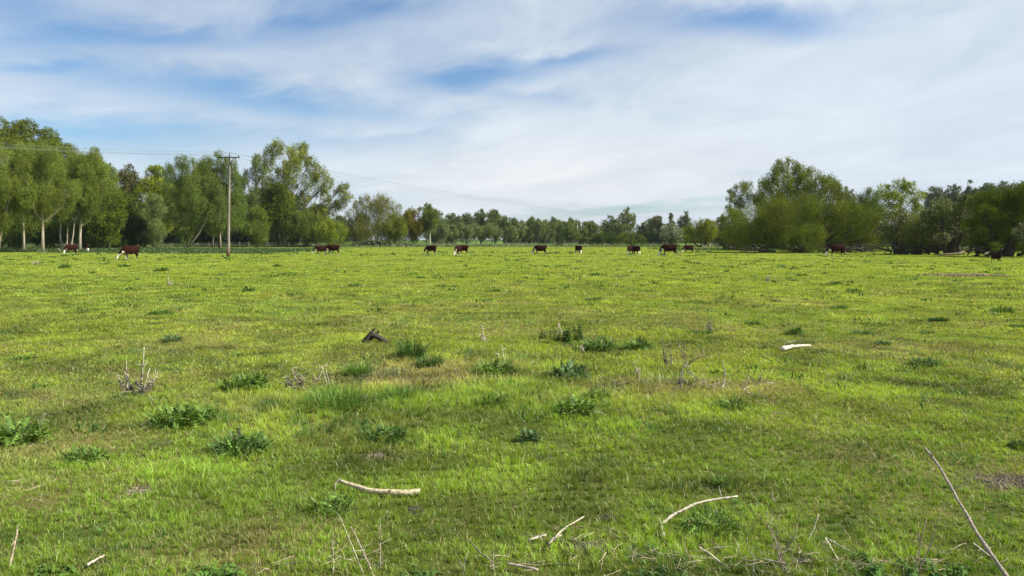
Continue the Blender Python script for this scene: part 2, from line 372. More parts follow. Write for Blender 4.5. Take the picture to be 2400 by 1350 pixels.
def profile(kind, h):
    h = np.clip(h, 0, 1)
    if kind == 'willow': return np.sqrt(1 - h ** 2.3) * np.clip(.55 + 1.5 * h, 0, 1)
    if kind == 'poplar': return (1 - h ** 1.9) ** .6 * np.clip(.6 + 1.6 * h, 0, 1)
    if kind == 'airy': return np.sqrt(1 - h ** 2.2) * np.clip(.5 + 1.3 * h, 0, 1)
    return np.sqrt(1 - h ** 2.6) * np.clip(.65 + 1.5 * h, 0, 1)
def tree(name, label, px, D, topy, wpx, kind='willow', col=(.07, .11, .025), bark=(.20, .18, .14), clear=.15, cx=0, stems=1, tw=None,
         dens=1., group=None, lean=0., spots=None, blossom=None, base_dark=False, lobes=None, cat='tree', baseD=None, depth=1., stemspread=1.0, lfs=1.0):
    global rng; rng = np.random.default_rng(int(px * 31 + topy * 17 + D) % 99991)      # each tree keeps its own shape
    base = atD(px, D); base.z = gz(base.x, base.y) - .05
    top = atD(px, D, topy); H = top.z - base.z; m_px = D / F; Wd = wpx * m_px / 2; cxm = cx * m_px
    K = KIND[kind]; t = thing(name, label, cat, base, group)
    ch0 = H * clear; ch = H - ch0
    # ----- lobes in the crown envelope
    if lobes is None:
        n = K['lobes']; zf = 1.5 if kind in ('poplar', 'willow', 'airy') else .85
        LR0 = math.sqrt(K['fill'] * 2 * Wd * ch * .785 / (n * math.pi * zf)); LR0 = min(LR0, Wd * .55)
        hh = rng.beta(1.25, 1.15, n); ax = np.arange(n) < n // 4; hh[ax] = np.linspace(0, 1, ax.sum()); pr = profile(kind, .92 * hh)
        LR = LR0 * rng.uniform(.7, 1.25, n) * (.6 + .4 * pr); LR[ax] *= np.linspace(1.25, .7, ax.sum()); LZ = LR * zf
        an = rng.uniform(0, 2 * np.pi, n) + np.arange(n) * 2.4; rr = np.maximum(pr * Wd - LR * .8, 0) * np.sqrt(rng.uniform(.15, 1, n)) * ~ax
        zc = ch0 + LZ * .8 + hh * np.maximum(ch - LZ * 1.75, 0)
        C = np.stack([np.cos(an) * rr + cxm * (.3 + .7 * hh) + lean * hh * H, np.sin(an) * rr * depth, zc], -1)
    else:   # (dx px, py, r px)
        C = []; LR = []
        for (lx, ly, lr) in lobes:
            p = atD(px + lx, D, ly); C.append((p.x - base.x, rng.uniform(-.55, .45) * Wd * math.sqrt(max(.12, 1 - (2 * lx / wpx) ** 2)), p.z - base.z)); LR.append(lr * m_px * (.98 if kind in ('poplar', 'airy') else 1.06))
        C = np.array(C); LR = np.array(LR); LZ = LR * (1.25 if kind in ('poplar', 'airy', 'willow') else .8); n = len(C)
        ch0 = max(.3, C[:, 2].min() - LZ.min())
    # smaller satellite lobes break up every outline
    sv = rvec(n * 3); sv[:, 2] = np.abs(sv[:, 2]) * .9 - .15; k3 = np.repeat(np.arange(n), 3)
    C2 = C[k3] + sv * np.stack([LR[k3], LR[k3], LZ[k3]], -1) * rng.uniform(.8, 1.12, (n * 3, 1)); f3 = rng.uniform(.22, .48, n * 3)
    lim = C2[:, 2] + LZ[k3] * f3 < H * 1.03
    CM, LRM = C, LR; C = np.vstack([C, C2[lim]]); LZ = np.concatenate([LZ * .92, (LZ[k3] * f3)[lim] * 1.15]); LR = np.concatenate([LR * .92, (LR[k3] * f3)[lim]]); nm = n; n = len(C)
    lc = 1 + rng.normal(0, .13, (n, 1)) + rng.normal(0, .03, (n, 3))
    # ----- sprays on the lobes
    px_m = m_px * 2.34                     # one render pixel in metres here
    ls = max(.10, px_m * .85) * lfs
    area = LR * (LR + LZ) / 2 * np.pi
    nsp = np.maximum((area / (ls * ls * K['asp']) * .33 * dens), 5).astype(int); nsp = np.minimum(nsp, 700)
    idx = np.repeat(np.arange(n), nsp); m = len(idx); u = rvec(m); rad = (K['shell'] + (1 - K['shell']) * rng.random(m) ** .7)
    P = C[idx] + u * np.stack([LR[idx], LR[idx], LZ[idx]], -1) * rad[:, None]
    cen = np.array([cxm, 0, ch0 + ch * .4]); out = P - cen; out /= np.linalg.norm(out, axis=1)[:, None] + 1e-9
    Dn = out * K['out'] + np.array([0, 0, K['up']]) + rng.normal(0, .28, (m, 3)); Dn /= np.linalg.norm(Dn, axis=1)[:, None]
    per = 9; sl = K['sl'] * np.minimum(LR[idx] * .6, 1.0) * rng.uniform(.5, 1.3, m) * np.where((rng.random(m) < .16) & (kind in ('willow', 'poplar', 'airy')), 2.4, 1)
    f = rng.uniform(-.5, .5, (m, per)); LP = P[:, None] + Dn[:, None] * (f * sl[:, None])[..., None] + rng.normal(0, 1, (m, per, 3)) * (ls * .9 * (1.1 - np.abs(f)))[..., None]
    LD = Dn[:, None] + rng.normal(0, .55, (m, per, 3)); LD /= np.linalg.norm(LD, axis=2)[..., None]
    LP = LP.reshape(-1, 3); LD = LD.reshape(-1, 3); nl = len(LP)
    ok = LP[:, 2] > .15; LP, LD = LP[ok], LD[ok]; li = np.repeat(idx, per)[ok]; nl = len(LP)
    c = np.array(col) * lc[li] * np.repeat(rng.uniform(.6, 1.4, m), per)[ok][:, None] * rng.uniform(.6, 1.4, (nl, 1)) * (1 + rng.normal(0, .06, (nl, 3)))
    size = ls * rng.uniform(.7, 1.5, nl)
    if spots is not None:
        k = rng.random(nl) < spots[1]; c[k] = np.array(spots[0]) * rng.uniform(.7, 1.3, (k.sum(), 1))
    obj('crown', leaves_mesh(LP, LD, size, K['asp'], np.clip(c * np.array([1.42, 1.32, 1.02]), .003, .9), 'crown'), M_LEAF, t)
    if blossom:
        k = rng.choice(m, int(m * blossom), replace=False); oo = u[k]; sel = oo[:, 2] > -.35; k = k[sel]
        BP = np.repeat(P[k] + u[k] * LR[idx[k]][:, None] * .12, 4, 0) + rng.normal(0, ls * .9, (len(k) * 4, 3)); nb = len(BP)
        obj('blossom', leaves_mesh(BP, rvec(nb), ls * rng.uniform(.5, 1.1, nb), .9, np.array([.62, .62, .52]) * rng.uniform(.7, 1.2, (nb, 1)), 'blossom'), M_PETAL, t)
    # ----- wood
    b = MB(); tr = tw if tw else max(.10, H * .017); bark = np.array(bark); g = rng.normal
    order = np.argsort(C[:nm, 2]); forks = []
    for s in range(stems):
        if stems == 1: tx = cxm * .5; i_ = int(np.argmin(np.abs(CM[:, 0] - tx - lean * H) / Wd - .8 * CM[:, 2] / H)); e = CM[i_] * (.9, .5, 1); st = np.zeros(3)
        else:
            a = (s / (stems - 1) - .5) * 2; tx = a * Wd * .62 * stemspread + cxm; i_ = int(np.argmin(np.abs(CM[:, 0] - tx) / Wd - .25 * CM[:, 2] / H)); e = CM[i_] * (1, .8, 1); st = np.array([a * tr * 1.1, g(0, .1), 0])
        k = 8; f_ = np.linspace(0, 1, k); bend = (f_ ** (1.0 if stems == 1 else .75))
        Pn = st + np.stack([(e[0] - st[0]) * bend, (e[1] - st[1]) * bend, e[2] * f_], -1) + np.cumsum(g(0, H * .006, (k, 3)), 0) * (f_ > 0)[:, None]
        rr = tr / (1 if stems == 1 else 1.35) * (1 - f_ * .8); rr[0] *= 1.35
        b.tube(Pn, rr, 7, bark * rng.uniform(.85, 1.1)); forks.append((Pn, rr))
    for i in order:
        Pn, rr = forks[int(np.argmin([abs(fk[0][-1][0] - C[i][0]) for fk in forks]))] if stems > 1 else forks[0]
        zt = C[i][2] - (np.hypot(C[i][0], C[i][1]) * (1.1 if kind != 'thorn' else .5) + .3); j = int(np.clip(np.searchsorted(Pn[:, 2], zt), 1, len(Pn) - 2))
        s0 = Pn[j]; r0 = min(rr[j] * .6, LR[i] * .12 + .03); e = C[i] + np.array([0, 0, LZ[i] * .5]); d = e - s0
        f_ = np.linspace(0, 1, 6)[:, None]; pts = s0 + d * f_ + np.array([0, 0, -1]) * (np.sin(np.pi * f_) * np.linalg.norm(d) * .07) + g(0, .02, (6, 3)) * np.linalg.norm(d) * (f_ * (1 - f_) * 4)
        b.tube(pts, r0 * (1 - f_[:, 0] * .8), 5, bark * rng.uniform(.7, 1.05), cap=False)
        for q_ in range(4):
            f2 = rng.uniform(.35, .95); s1 = s0 + d * f2; uu = rvec(1)[0]; uu[2] = abs(uu[2]) * .8 + .2; e2 = C[i] + uu * np.array([LR[i], LR[i], LZ[i]]) * .9
            f_ = np.linspace(0, 1, 4)[:, None]; b.tube(s1 + (e2 - s1) * f_ + g(0, .03, (4, 3)) * LR[i] * f_, r0 * .42 * (1 - f_[:, 0] * .75), 4, bark * rng.uniform(.6, 1.0), cap=False)
    b.obj('trunk', M_BARK, t, True)
    return t

WIL = (.100, .142, .034); WILD = (.080, .120, .034); SILV = (.105, .150, .068); OAK = (.082, .112, .016); MAP = (.120, .165, .020); DARK = (.050, .078, .018)
PAL = (.36, .31, .24); GRB = (.17, .15, .11); DKB = (.045, .038, .03)
# ---- left edge wood, back to front
tree('oak_tree', 'tall dark oak at the left edge, the highest crown above the wood', 30, 185, 268, 260, 'round', OAK, GRB, .2, dens=1.1, lobes=[(20,318,24),(-15,322,26),(50,338,24),(85,352,20),(-30,295,26),(0,300,26),(30,296,22),(58,312,22),(75,330,24),(-40,335,36),(0,345,40),(40,350,36),(85,360,30),(-60,380,36),(-10,400,40),(50,400,38),(100,395,28),(0,450,40),(60,450,36)])
tree('oak_tree', 'olive green oak sloping down from the tallest one at the left', 165, 180, 325, 200, 'round', OAK, GRB, .15, lobes=[(-40,345,20),(-12,352,20),(15,362,18),(40,368,18),(65,385,20),(-50,390,32),(0,400,34),(45,410,30),(80,425,24),(-20,440,34),(40,450,32),(85,465,26)])
tree('oak_tree', 'dark olive oak beside the copper coloured tree', 235, 175, 372, 130, 'round', (.070, .095, .012), GRB, .1)
tree('copper_tree', 'small brownish copper tree poking up between two green oaks', 308, 205, 384, 100, 'round', (.085, .090, .042), DKB, .2, dens=.9)
tree('maple_tree', 'fresh green maple with a rounded top left of the pole', 375, 205, 386, 140, 'round', MAP, GRB, .15)
tree('oak_tree', 'dark oak under the copper tree behind the white trunked willows', 290, 165, 445, 110, 'round', DARK, DKB, .02)
for i, (x, w, ty) in enumerate([(395, 120, 430), (450, 110, 415), (490, 120, 425), (560, 120, 430), (615, 110, 440), (690, 120, 455), (745, 110, 480)]):
    tree('ash_tree', 'mid green ash filling the back of the left wood', x, 236 + (i * 5) % 14, ty, w, 'round', (.070, .105, .026), DKB, .05, group='ashes at the back of the left wood')
tree('oak_tree', 'rounded green oak between the leaning willow and the copper tree', 255, 158, 385, 110, 'round', (.075, .108, .018), GRB, .05)
tree('willow_tree', 'tall willow squeezed between the edge willow and the thickest pale trunk', 55, 128, 325, 130, 'willow', WIL, PAL, .18, tw=.2)
for i, (x, w, ty) in enumerate([(20, 130, 470), (110, 120, 480), (200, 110, 490), (270, 90, 492), (330, 80, 480)]):
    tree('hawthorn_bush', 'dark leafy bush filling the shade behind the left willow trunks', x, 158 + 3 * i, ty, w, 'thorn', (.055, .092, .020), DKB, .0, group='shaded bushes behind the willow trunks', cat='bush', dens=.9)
tree('willow_tree', 'tall grey green willow at the very left edge with pale forked limbs', -10, 118, 318, 190, 'willow', WIL, PAL, .12, stems=4, tw=.22, dens=.8)
tree('willow_tree', 'willow with the thickest pale bare trunk, left of the first cow', 100, 121, 322, 170, 'willow', WIL, PAL, .24, cx=8, tw=.24, dens=.85)
tree('willow_tree', 'slim straight willow with a pale trunk beside the twin stemmed one', 147, 138, 335, 110, 'willow', WILD, PAL, .24, tw=.17, dens=.8)
tree('willow_tree', 'slim twin stemmed willow with leaning pale stems', 158, 140, 345, 110, 'willow', WIL, PAL, .26, cx=12, stems=2, tw=.19, dens=.8, stemspread=.35)
tree('willow_tree', 'willow with a pale trunk leaning right in front of a cow', 186, 135, 345, 150, 'willow', WIL, PAL, .26, cx=35, tw=.27, lean=.04, dens=.85)
tree('willow_bush', 'low leafy willow reaching the ground at the left picture edge', 40, 135, 500, 90, 'willow', WILD, GRB, .0, cat='bush', dens=.8)
tree('willow_tree', 'small silvery willow scrub left of the many stemmed willow', 365, 165, 452, 90, 'willow', SILV, GRB, .02, stems=4, tw=.1, dens=.7)
tree('willow_tree', 'many stemmed willow with stems spreading in a V from the ground', 437, 172, 362, 150, 'willow', WILD, (.24, .22, .14), .06, stems=6, tw=.22, dens=.8)
tree('willow_tree', 'broad tall willow directly behind the wooden pole', 515, 180, 350, 175, 'willow', WILD, GRB, .12, cx=4, tw=.3, dens=1.)
tree('willow_tree', 'slender willow with a thin pale trunk at the left foot of the pole', 498, 177, 405, 70, 'willow', WILD, GRB, .15, tw=.16, dens=.7)
tree('willow_tree', 'light trunked willow close left of the pole', 517, 174, 430, 60, 'willow', WILD, PAL, .2, tw=.16, dens=.6)
tree('aspen_tree', 'airy silvery tree right of the pole with sky showing through', 604, 212, 358, 125, 'airy', (.095, .135, .060), GRB, .15, dens=.75)
tree('willow_bush', 'olive willow bush in the gap right of the pole', 600, 190, 480, 80, 'willow', WIL, GRB, .0, stems=3, tw=.1, cat='bush')
tree('oak_tree', 'dark round oak with a black trunk in front of the big poplar', 655, 212, 425, 120, 'round', (.055, .080, .014), DKB, .12, tw=.45)
tree('poplar_tree', 'great open crowned poplar leaning right, tallest tree right of the pole', 665, 220, 322, 200, 'poplar', (.130, .165, .032), (.20, .19, .15), .2, tw=.55, dens=1.2,
     lobes=[(0,352,20),(-15,372,18),(22,358,22),(-28,392,14),(45,375,20),(68,390,18),(88,412,20),(100,432,16),(60,425,24),(30,405,26),(5,430,22),(-10,410,20),(80,450,18),(45,465,20),(128,452,14),(140,440,12),(148,462,12),(135,478,14),(112,490,18),(90,500,22),(60,505,22),(20,470,18),(110,468,10),(0,390,18),(40,345,12)][:25])
tree('willow_bush', 'olive scrub willow under the big leaning poplar', 720, 208, 488, 120, 'willow', (.080, .115, .026), GRB, .0, stems=4, tw=.12, cat='bush')
tree('willow_bush', 'brightest yellow green bush behind the two cows', 775, 200, 512, 95, 'willow', (.125, .170, .024), GRB, .0, stems=3, tw=.1, cat='bush', dens=.9)
tree('willow_tree', 'reddish olive willow with a bare twiggy top and spreading white stems', 880, 225, 458, 135, 'willow', (.105, .120, .036), (.26, .24, .20), .08, stems=6, tw=.22, dens=.75, lobes=[(-50,505,20),(-35,488,16),(-20,476,15),(5,474,18),(25,480,20),(40,492,18),(-10,505,28),(25,515,28),(-45,530,26),(-15,540,28),(20,545,26),(50,530,24),(60,550,18),(-60,550,18)])
tree('willow_tree', 'rounded olive willow above the tangle of fallen dark limbs', 925, 215, 498, 85, 'willow', (.100, .130, .024), GRB, .1, stems=3, tw=.15)
tree('willow_tree', 'orange tinged olive willow right of the fallen limbs', 968, 225, 486, 75, 'willow', (.125, .125, .026), GRB, .1, stems=3, tw=.15)
tree('willow_tree', 'grey green willow with a single bright pale trunk', 1007, 225, 478, 62, 'willow', (.085, .125, .038), (.45, .42, .34), .33, tw=.18, dens=.8)
tree('ash_tree', 'tall thin topped tree behind the orange tinged willow', 1000, 300, 476, 70, 'airy', (.090, .122, .056), GRB, .1)
# ---- middle distance wood; haze painted into the paler leaf colours of its far trees
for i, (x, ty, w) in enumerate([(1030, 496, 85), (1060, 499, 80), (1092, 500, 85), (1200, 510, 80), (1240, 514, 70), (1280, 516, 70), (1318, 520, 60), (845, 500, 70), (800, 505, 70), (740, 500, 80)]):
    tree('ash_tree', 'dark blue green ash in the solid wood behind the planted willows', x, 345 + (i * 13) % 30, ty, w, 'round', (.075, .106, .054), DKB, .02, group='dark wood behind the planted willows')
tree('poplar_tree', 'left of the two domed poplars above the middle wood', 1127, 340, 490, 52, 'round', (.078, .108, .048), GRB, .1, dens=1.2)
tree('poplar_tree', 'wider right one of the two domed poplars above the middle wood', 1160, 335, 490, 74, 'round', (.088, .120, .048), GRB, .08, dens=1.2)
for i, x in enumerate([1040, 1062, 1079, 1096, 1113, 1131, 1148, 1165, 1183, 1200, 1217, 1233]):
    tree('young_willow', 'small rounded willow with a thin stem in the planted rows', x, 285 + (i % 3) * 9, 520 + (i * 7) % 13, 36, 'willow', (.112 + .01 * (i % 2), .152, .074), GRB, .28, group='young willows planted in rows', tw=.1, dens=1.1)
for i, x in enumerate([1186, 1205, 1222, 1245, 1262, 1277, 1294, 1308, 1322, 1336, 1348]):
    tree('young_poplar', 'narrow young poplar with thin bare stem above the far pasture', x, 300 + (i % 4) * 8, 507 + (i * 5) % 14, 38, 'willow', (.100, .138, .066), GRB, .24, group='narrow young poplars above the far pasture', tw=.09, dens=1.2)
tree('alder_tree', 'rounded alder just left of the small distant pole', 1336, 270, 520, 60, 'round', (.100, .135, .052), GRB, .12)
tree('alder_tree', 'low round alder just right of the small distant pole', 1384, 275, 518, 78, 'round', (.095, .125, .042), GRB, .02)
tree('spruce_tree', 'spiky dark tree right of the low round alder', 1430, 310, 506, 80, 'round', (.078, .108, .056), DKB, .02)
tree('birch_tree', 'tall pale stemmed birch standing alone above the centre right hedges', 1471, 290, 486, 56, 'airy', (.115, .145, .065), (.42, .40, .34), .30, tw=.24, dens=1.0)
tree('ash_tree', 'grey green ash behind the white flowering hawthorn, its left neighbour', 1522, 310, 510, 85, 'round', (.082, .110, .056), DKB, .05)
tree('ash_tree', 'twiggy half bare ash between the birch and the hawthorn', 1540, 300, 506, 50, 'airy', (.075, .080, .045), DKB, .1)
tree('spruce_tree', 'narrow dark spire directly behind the white hawthorn', 1572, 300, 500, 34, 'poplar', (.070, .098, .056), DKB, .05, dens=1.2)
tree('poplar_tree', 'dark grey green tree towering right behind the white hawthorn', 1607, 285, 494, 54, 'airy', (.076, .104, .060), DKB, .05, dens=1.1)
tree('ash_tree', 'thin half bare tree behind the round green willow', 1655, 290, 512, 60, 'airy', (.080, .085, .05), DKB, .1, dens=.8)
tree('ash_tree', 'pale twiggy ash touching the left flank of the big willow group', 1690, 260, 505, 55, 'airy', (.085, .100, .05), DKB, .1, dens=.7)
def hedge(label, x0, x1, D, ty, col=(.034, .062, .018)):
    p = atD((x0 + x1) / 2, D); W_ = (x1 - x0) * D / F; H = atD(x0, D, ty).z; t = None
    n = int(W_ * H * 420 * min(1, (200 / D) ** 1.5)) ; ls = D / F * 2.34 * .7
    X = rng.uniform(-.5, .5, n) * W_; top = H * (.86 + .28 * (vnoise(X / 3.5, X * 0, int(x0)))); Y = rng.uniform(-1.3, 1.3, n); Z = rng.uniform(0, 1, n) ** .8 * top
    P = np.stack([X, Y * (1 - .3 * (Z / top) ** 3), Z], -1)
    D_ = rvec(n) + np.array([0, -.2, .5]); D_ /= np.linalg.norm(D_, axis=1)[:, None]
    t = obj('hedge', leaves_mesh(P, D_, ls * rng.uniform(.7, 1.5, n), .7, np.array(col) * rng.uniform(.6, 1.4, (n, 1)) * (1 + rng.normal(0, .06, (n, 3))), 'hedge'), M_LEAF, None, p); tag(t, label, 'hedge')
hedge('clipped flat topped dark hedge right of the small distant pole', 1356, 1416, 300, 551)
hedge('low dark hedge left of the white hawthorn', 1505, 1562, 290, 547)
hedge('long distant hedge closing the view behind the middle trees', 1180, 1720, 420, 548, (.045, .075, .034))
hedge('distant hedge behind the left willow wood', -60, 700, 235, 520, (.035, .060, .018))
hedge('distant hedge glimpsed under the right hand trees', 1690, 2560, 300, 535, (.05, .085, .025))
tree('willow_bush', 'dark low bush mass in front of the tall birch', 1425, 226, 548, 78, 'thorn', (.040, .066, .018), DKB, .0, cat='bush', lobes=[(-25,560,14),(-10,553,14),(5,556,15),(20,560,14),(-30,568,12),(30,566,13)])
tree('willow_bush', 'rounder lighter bush right of the dark mass before the birch', 1480, 218, 545, 65, 'thorn', (.060, .090, .022), DKB, .0, cat='bush', lobes=[(-18,558,14),(-2,555,15),(14,557,14),(24,566,11),(0,568,14)])
tree('hawthorn_bush', 'small round dark bush on the field edge left of the centre cow', 1309, 210, 570, 13, 'thorn', (.035, .055, .02), DKB, .0, cat='bush', lobes=[(0,573,6),(3,574,5)])
tree('hawthorn_tree', 'hawthorn covered with white blossom left of the round willow', 1574, 212, 524, 54, 'thorn', (.085, .115, .050), DKB, .06, blossom=1.0, lobes=[(0,535,13),(-12,542,13),(12,545,13),(-16,556,12),(2,552,15),(17,560,12),(-6,566,11),(10,570,10)])
tree('willow_tree', 'perfectly round yellow green willow with a short forked trunk', 1643, 206, 518, 92, 'willow', (.115, .150, .020), DKB, .1, stems=4, tw=.25, lobes=[(0,532,16),(-18,536,15),(18,537,15),(-32,547,13),(30,548,13),(0,548,18),(-15,556,14),(16,558,14),(-35,560,10),(38,560,10),(28,527,8)])
# ---- right group
tree('poplar_tree', 'airy twiggy poplar on the left flank of the right hand group', 1760, 158, 425, 130, 'airy', (.095, .125, .045), (.30, .27, .18), .2, tw=.3, stems=2, dens=.9,
     lobes=[(-20,445,17),(-38,455,14),(-50,470,12),(0,440,16),(18,432,14),(-30,480,16),(-55,492,12),(-40,505,14),(-10,470,20),(15,465,18),(-15,500,20),(-48,520,14),(15,500,20),(-30,535,18)])
tree('poplar_tree', 'left of the twin pointed poplars in the right hand group', 1838, 150, 366, 105, 'poplar', (.105, .145, .022), GRB, .12, tw=.4, dens=1.15,
     lobes=[(-8,390,14),(2,405,17),(-25,405,14),(-35,425,16),(5,430,20),(-20,440,20),(-45,450,18),(8,460,22),(-25,470,24),(-48,480,20),(5,490,24),(-30,505,24),(0,380,8),(-60,470,14)])
tree('poplar_tree', 'right of the twin pointed poplars in the right hand group', 1872, 153, 365, 100, 'poplar', (.100, .140, .022), GRB, .12, tw=.4, dens=1.15,
     lobes=[(-2,388,12),(8,402,16),(-12,410,16),(22,405,11),(12,428,20),(-10,435,20),(30,440,18),(0,460,24),(28,470,22),(10,490,24),(40,488,20),(50,455,14)])
tree('willow_tree', 'lower bushy poplar stepping down to the right of the twin poplars', 1935, 148, 405, 110, 'poplar', (.100, .135, .024), GRB, .1, tw=.35, dens=1.1,
     lobes=[(-20,425,16),(-38,415,14),(0,430,16),(18,425,14),(28,438,14),(-30,445,20),(5,450,20),(32,455,15),(-15,470,24),(20,475,20),(50,480,12),(0,500,22)])
tree('ash_tree', 'pale half bare ash right behind the bushy poplar', 1980, 160, 438, 70, 'airy', (.090, .105, .050), GRB, .2, dens=.7)
tree('willow_tree', 'very broad spreading willow at the front of the right hand group', 1880, 120, 470, 380, 'willow', (.088, .122, .022), DKB, .05, stems=7, tw=.42, dens=.95, stemspread=1.1,
     lobes=[(-150,545,32),(-165,520,26),(-120,520,32),(-130,560,24),(-85,505,34),(-50,492,30),(-95,545,34),(-55,530,36),(-15,490,30),(-20,520,38),(20,495,30),(25,525,38),(60,510,30),(-60,560,28),(-15,560,30),(30,560,28),(70,545,36),(110,520,30),(105,555,32),(140,535,32),(155,555,26),(165,535,18),(150,572,20),(120,575,20),(-165,560,20),(80,500,22),(75,575,18),(0,540,34),(5,520,30),(130,500,22),(-140,545,26)])
for i, (x, w, ty) in enumerate([(1730, 120, 525), (1800, 130, 500), (1880, 130, 495), (1960, 130, 500), (2040, 120, 510), (2120, 120, 520), (2200, 120, 510), (2290, 130, 500), (2380, 130, 500)]):
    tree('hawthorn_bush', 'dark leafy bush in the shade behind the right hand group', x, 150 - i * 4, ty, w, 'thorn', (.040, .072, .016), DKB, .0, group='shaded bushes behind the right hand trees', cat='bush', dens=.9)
tree('willow_tree', 'dark willow rising between the broad willow and the yellow maple', 2035, 132, 445, 110, 'willow', WILD, DKB, .1, stems=3, tw=.25, lobes=[(-5,470,22),(-25,480,22),(18,482,22),(-45,500,22),(0,505,28),(28,515,24),(-20,530,28),(15,545,26),(-45,545,20)])
tree('maple_tree', 'yellow green maple with three rounded tops in the right hand group', 2110, 160, 416, 125, 'round', (.120, .170, .014), GRB, .1, tw=.4, lobes=[(-5,432,16),(18,438,16),(-30,440,14),(-40,455,16),(5,455,22),(30,460,18),(-20,470,24),(18,485,26),(-35,495,24),(45,492,16),(5,515,28),(35,520,20)])
for i, (x, ty, w) in enumerate([(2185, 436, 80), (2228, 432, 85), (2312, 428, 85), (2345, 424, 90), (2395, 425, 90), (2040, 470, 90), (2265, 448, 90)]):
    tree('oak_tree', 'dark blue green oak in the far wood above the right hand hawthorns', x, 262 + (i * 11) % 25, ty, w, 'round', (.062, .090, .044), DKB, .1, group='far wood above the right hand hawthorns')
tree('pine_tree', 'lone spiky pine standing up from the far wood on the right', 2268, 258, 421, 50, 'airy', (.055, .085, .040), DKB, .2, dens=1.5)
tree('hawthorn_tree', 'hawthorn with scattered white sprays in front of the yellow maple', 2105, 106, 482, 110, 'thorn', (.080, .100, .040), DKB, .12, stems=6, tw=.3, blossom=.25, lobes=[(-8,505,20),(12,518,20),(-25,525,22),(28,535,22),(-40,545,20),(0,545,26),(35,558,18),(-20,562,20),(15,565,18),(50,550,14)])
tree('willow_tree', 'olive rounded willow bush between the two hawthorns', 2150, 103, 515, 90, 'willow', (.085, .110, .028), DKB, .12, stems=5, tw=.2, dens=.9, lobes=[(-10,535,20),(15,540,20),(-28,552,18),(5,558,22),(28,560,18),(-15,572,14)])
tree('hawthorn_tree', 'big domed hawthorn with greyish fading blossom', 2225, 100, 458, 140, 'thorn', (.060, .082, .026), DKB, .10, stems=6, tw=.35, blossom=.28, dens=1.1, lobes=[(-5,480,22),(25,475,20),(-30,490,22),(50,485,22),(-48,508,20),(10,505,28),(45,515,26),(-25,525,26),(-50,535,20),(15,545,28),(48,550,24),(-30,558,20),(0,570,18),(-55,560,16)])
tree('oak_tree', 'large dark green spreading tree filling the right edge', 2350, 90, 425, 240, 'round', (.062, .092, .010), DKB, .12, stems=4, tw=.55, dens=1.15, lobes=[(0,465,34),(35,455,34),(70,460,34),(-35,480,32),(-60,505,28),(-80,530,22),(10,500,42),(50,500,42),(-30,520,36),(-65,550,24),(-20,555,28),(25,545,34),(65,545,34),(-45,568,16),(100,480,40),(105,530,40),(40,570,18),(-55,578,14),(-20,580,14),(70,572,22),(100,575,24),(10,580,14)])
tree('hawthorn_tree', 'white blossoming hawthorn spray entering at the right picture edge', 2425, 84, 505, 90, 'thorn', (.085, .100, .055), DKB, .10, blossom=.3, lobes=[(-28,530,14),(-38,545,12),(-20,555,18),(0,530,24),(10,560,24),(-30,565,10)])

# far wood that reads as one mass
def far_wood():
    n = 60000; ls = .55
    X = rng.uniform(-420, 520, n); Y = 470 + rng.uniform(0, 14, n)
    top = 7.5 + 4.5 * fbm(X / 16, X * 0, 4, 3) + 4 * fbm(X / 60, X * 0, 14, 2); Z = rng.random(n) ** .8 * top
    P = np.stack([X, Y, Z], -1); D_ = rvec(n)
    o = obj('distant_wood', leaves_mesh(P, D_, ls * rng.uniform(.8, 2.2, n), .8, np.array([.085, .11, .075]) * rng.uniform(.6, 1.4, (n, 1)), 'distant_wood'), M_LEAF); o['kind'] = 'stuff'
    tag(o, 'far off tree line closing the horizon', 'woodland')
far_wood()

# ------------------------------------------------------------------ rough strip of tall herbs along the field edge
def rough_strip():
    VV = []; QQ = []; TT = []; CC = []; n0 = 0
    def put(x, y, h, w, c):
        nonlocal n0
        v, q, t, cc = blades(x, y, h, w, c, .35); VV.append(v); QQ.append(q + n0); TT.append(t + n0); CC.append(cc); n0 += len(v)
    n = 60000; y = rng.uniform(207, 236, n); x = y * rng.uniform(-.72, .72, n); k = fbm(x / 7, y / 4, 12, 3)
    h = (.15 + .8 * np.clip((k - .42) * 3, 0, 1)) * rng.uniform(.6, 1.3, n); c = np.array([.085, .135, .040]) * rng.uniform(.6, 1.5, n)[:, None]
    pale = (fbm(x / 15, y / 3, 22, 2) > .58); c[pale] = np.array([.17, .19, .10]) * rng.uniform(.7, 1.3, pale.sum())[:, None]
    put(x, y, h, rng.uniform(.10, .22, n), c)
    n = 40000; x = rng.uniform(-110, -36, n); y = (116 - (x + 60) * .35) + rng.uniform(0, 45, n) ** 1.0
    k = fbm(x / 5, y / 5, 32, 3); h = (.1 + .5 * k) * rng.uniform(.6, 1.3, n)
    put(x, y, h, rng.uniform(.06, .14, n), np.array([.055, .092, .020]) * rng.uniform(.5, 1.4, n)[:, None])
    n = 14000; x = rng.uniform(30, 130, n); y = rng.uniform(135, 170, n); h = rng.uniform(.15, .5, n)
    put(x, y, h, rng.uniform(.06, .14, n), np.array([.070, .120, .028]) * rng.uniform(.6, 1.4, n)[:, None])
    o = obj('rough_herbage', mk_mesh('rough_herbage', np.vstack(VV), np.vstack(QQ), np.vstack(TT), np.vstack(CC)), M_GRASS); o['kind'] = 'stuff'
    tag(o, 'taller rough herbage and reeds along the far field edge under the trees', 'undergrowth')
rough_strip()

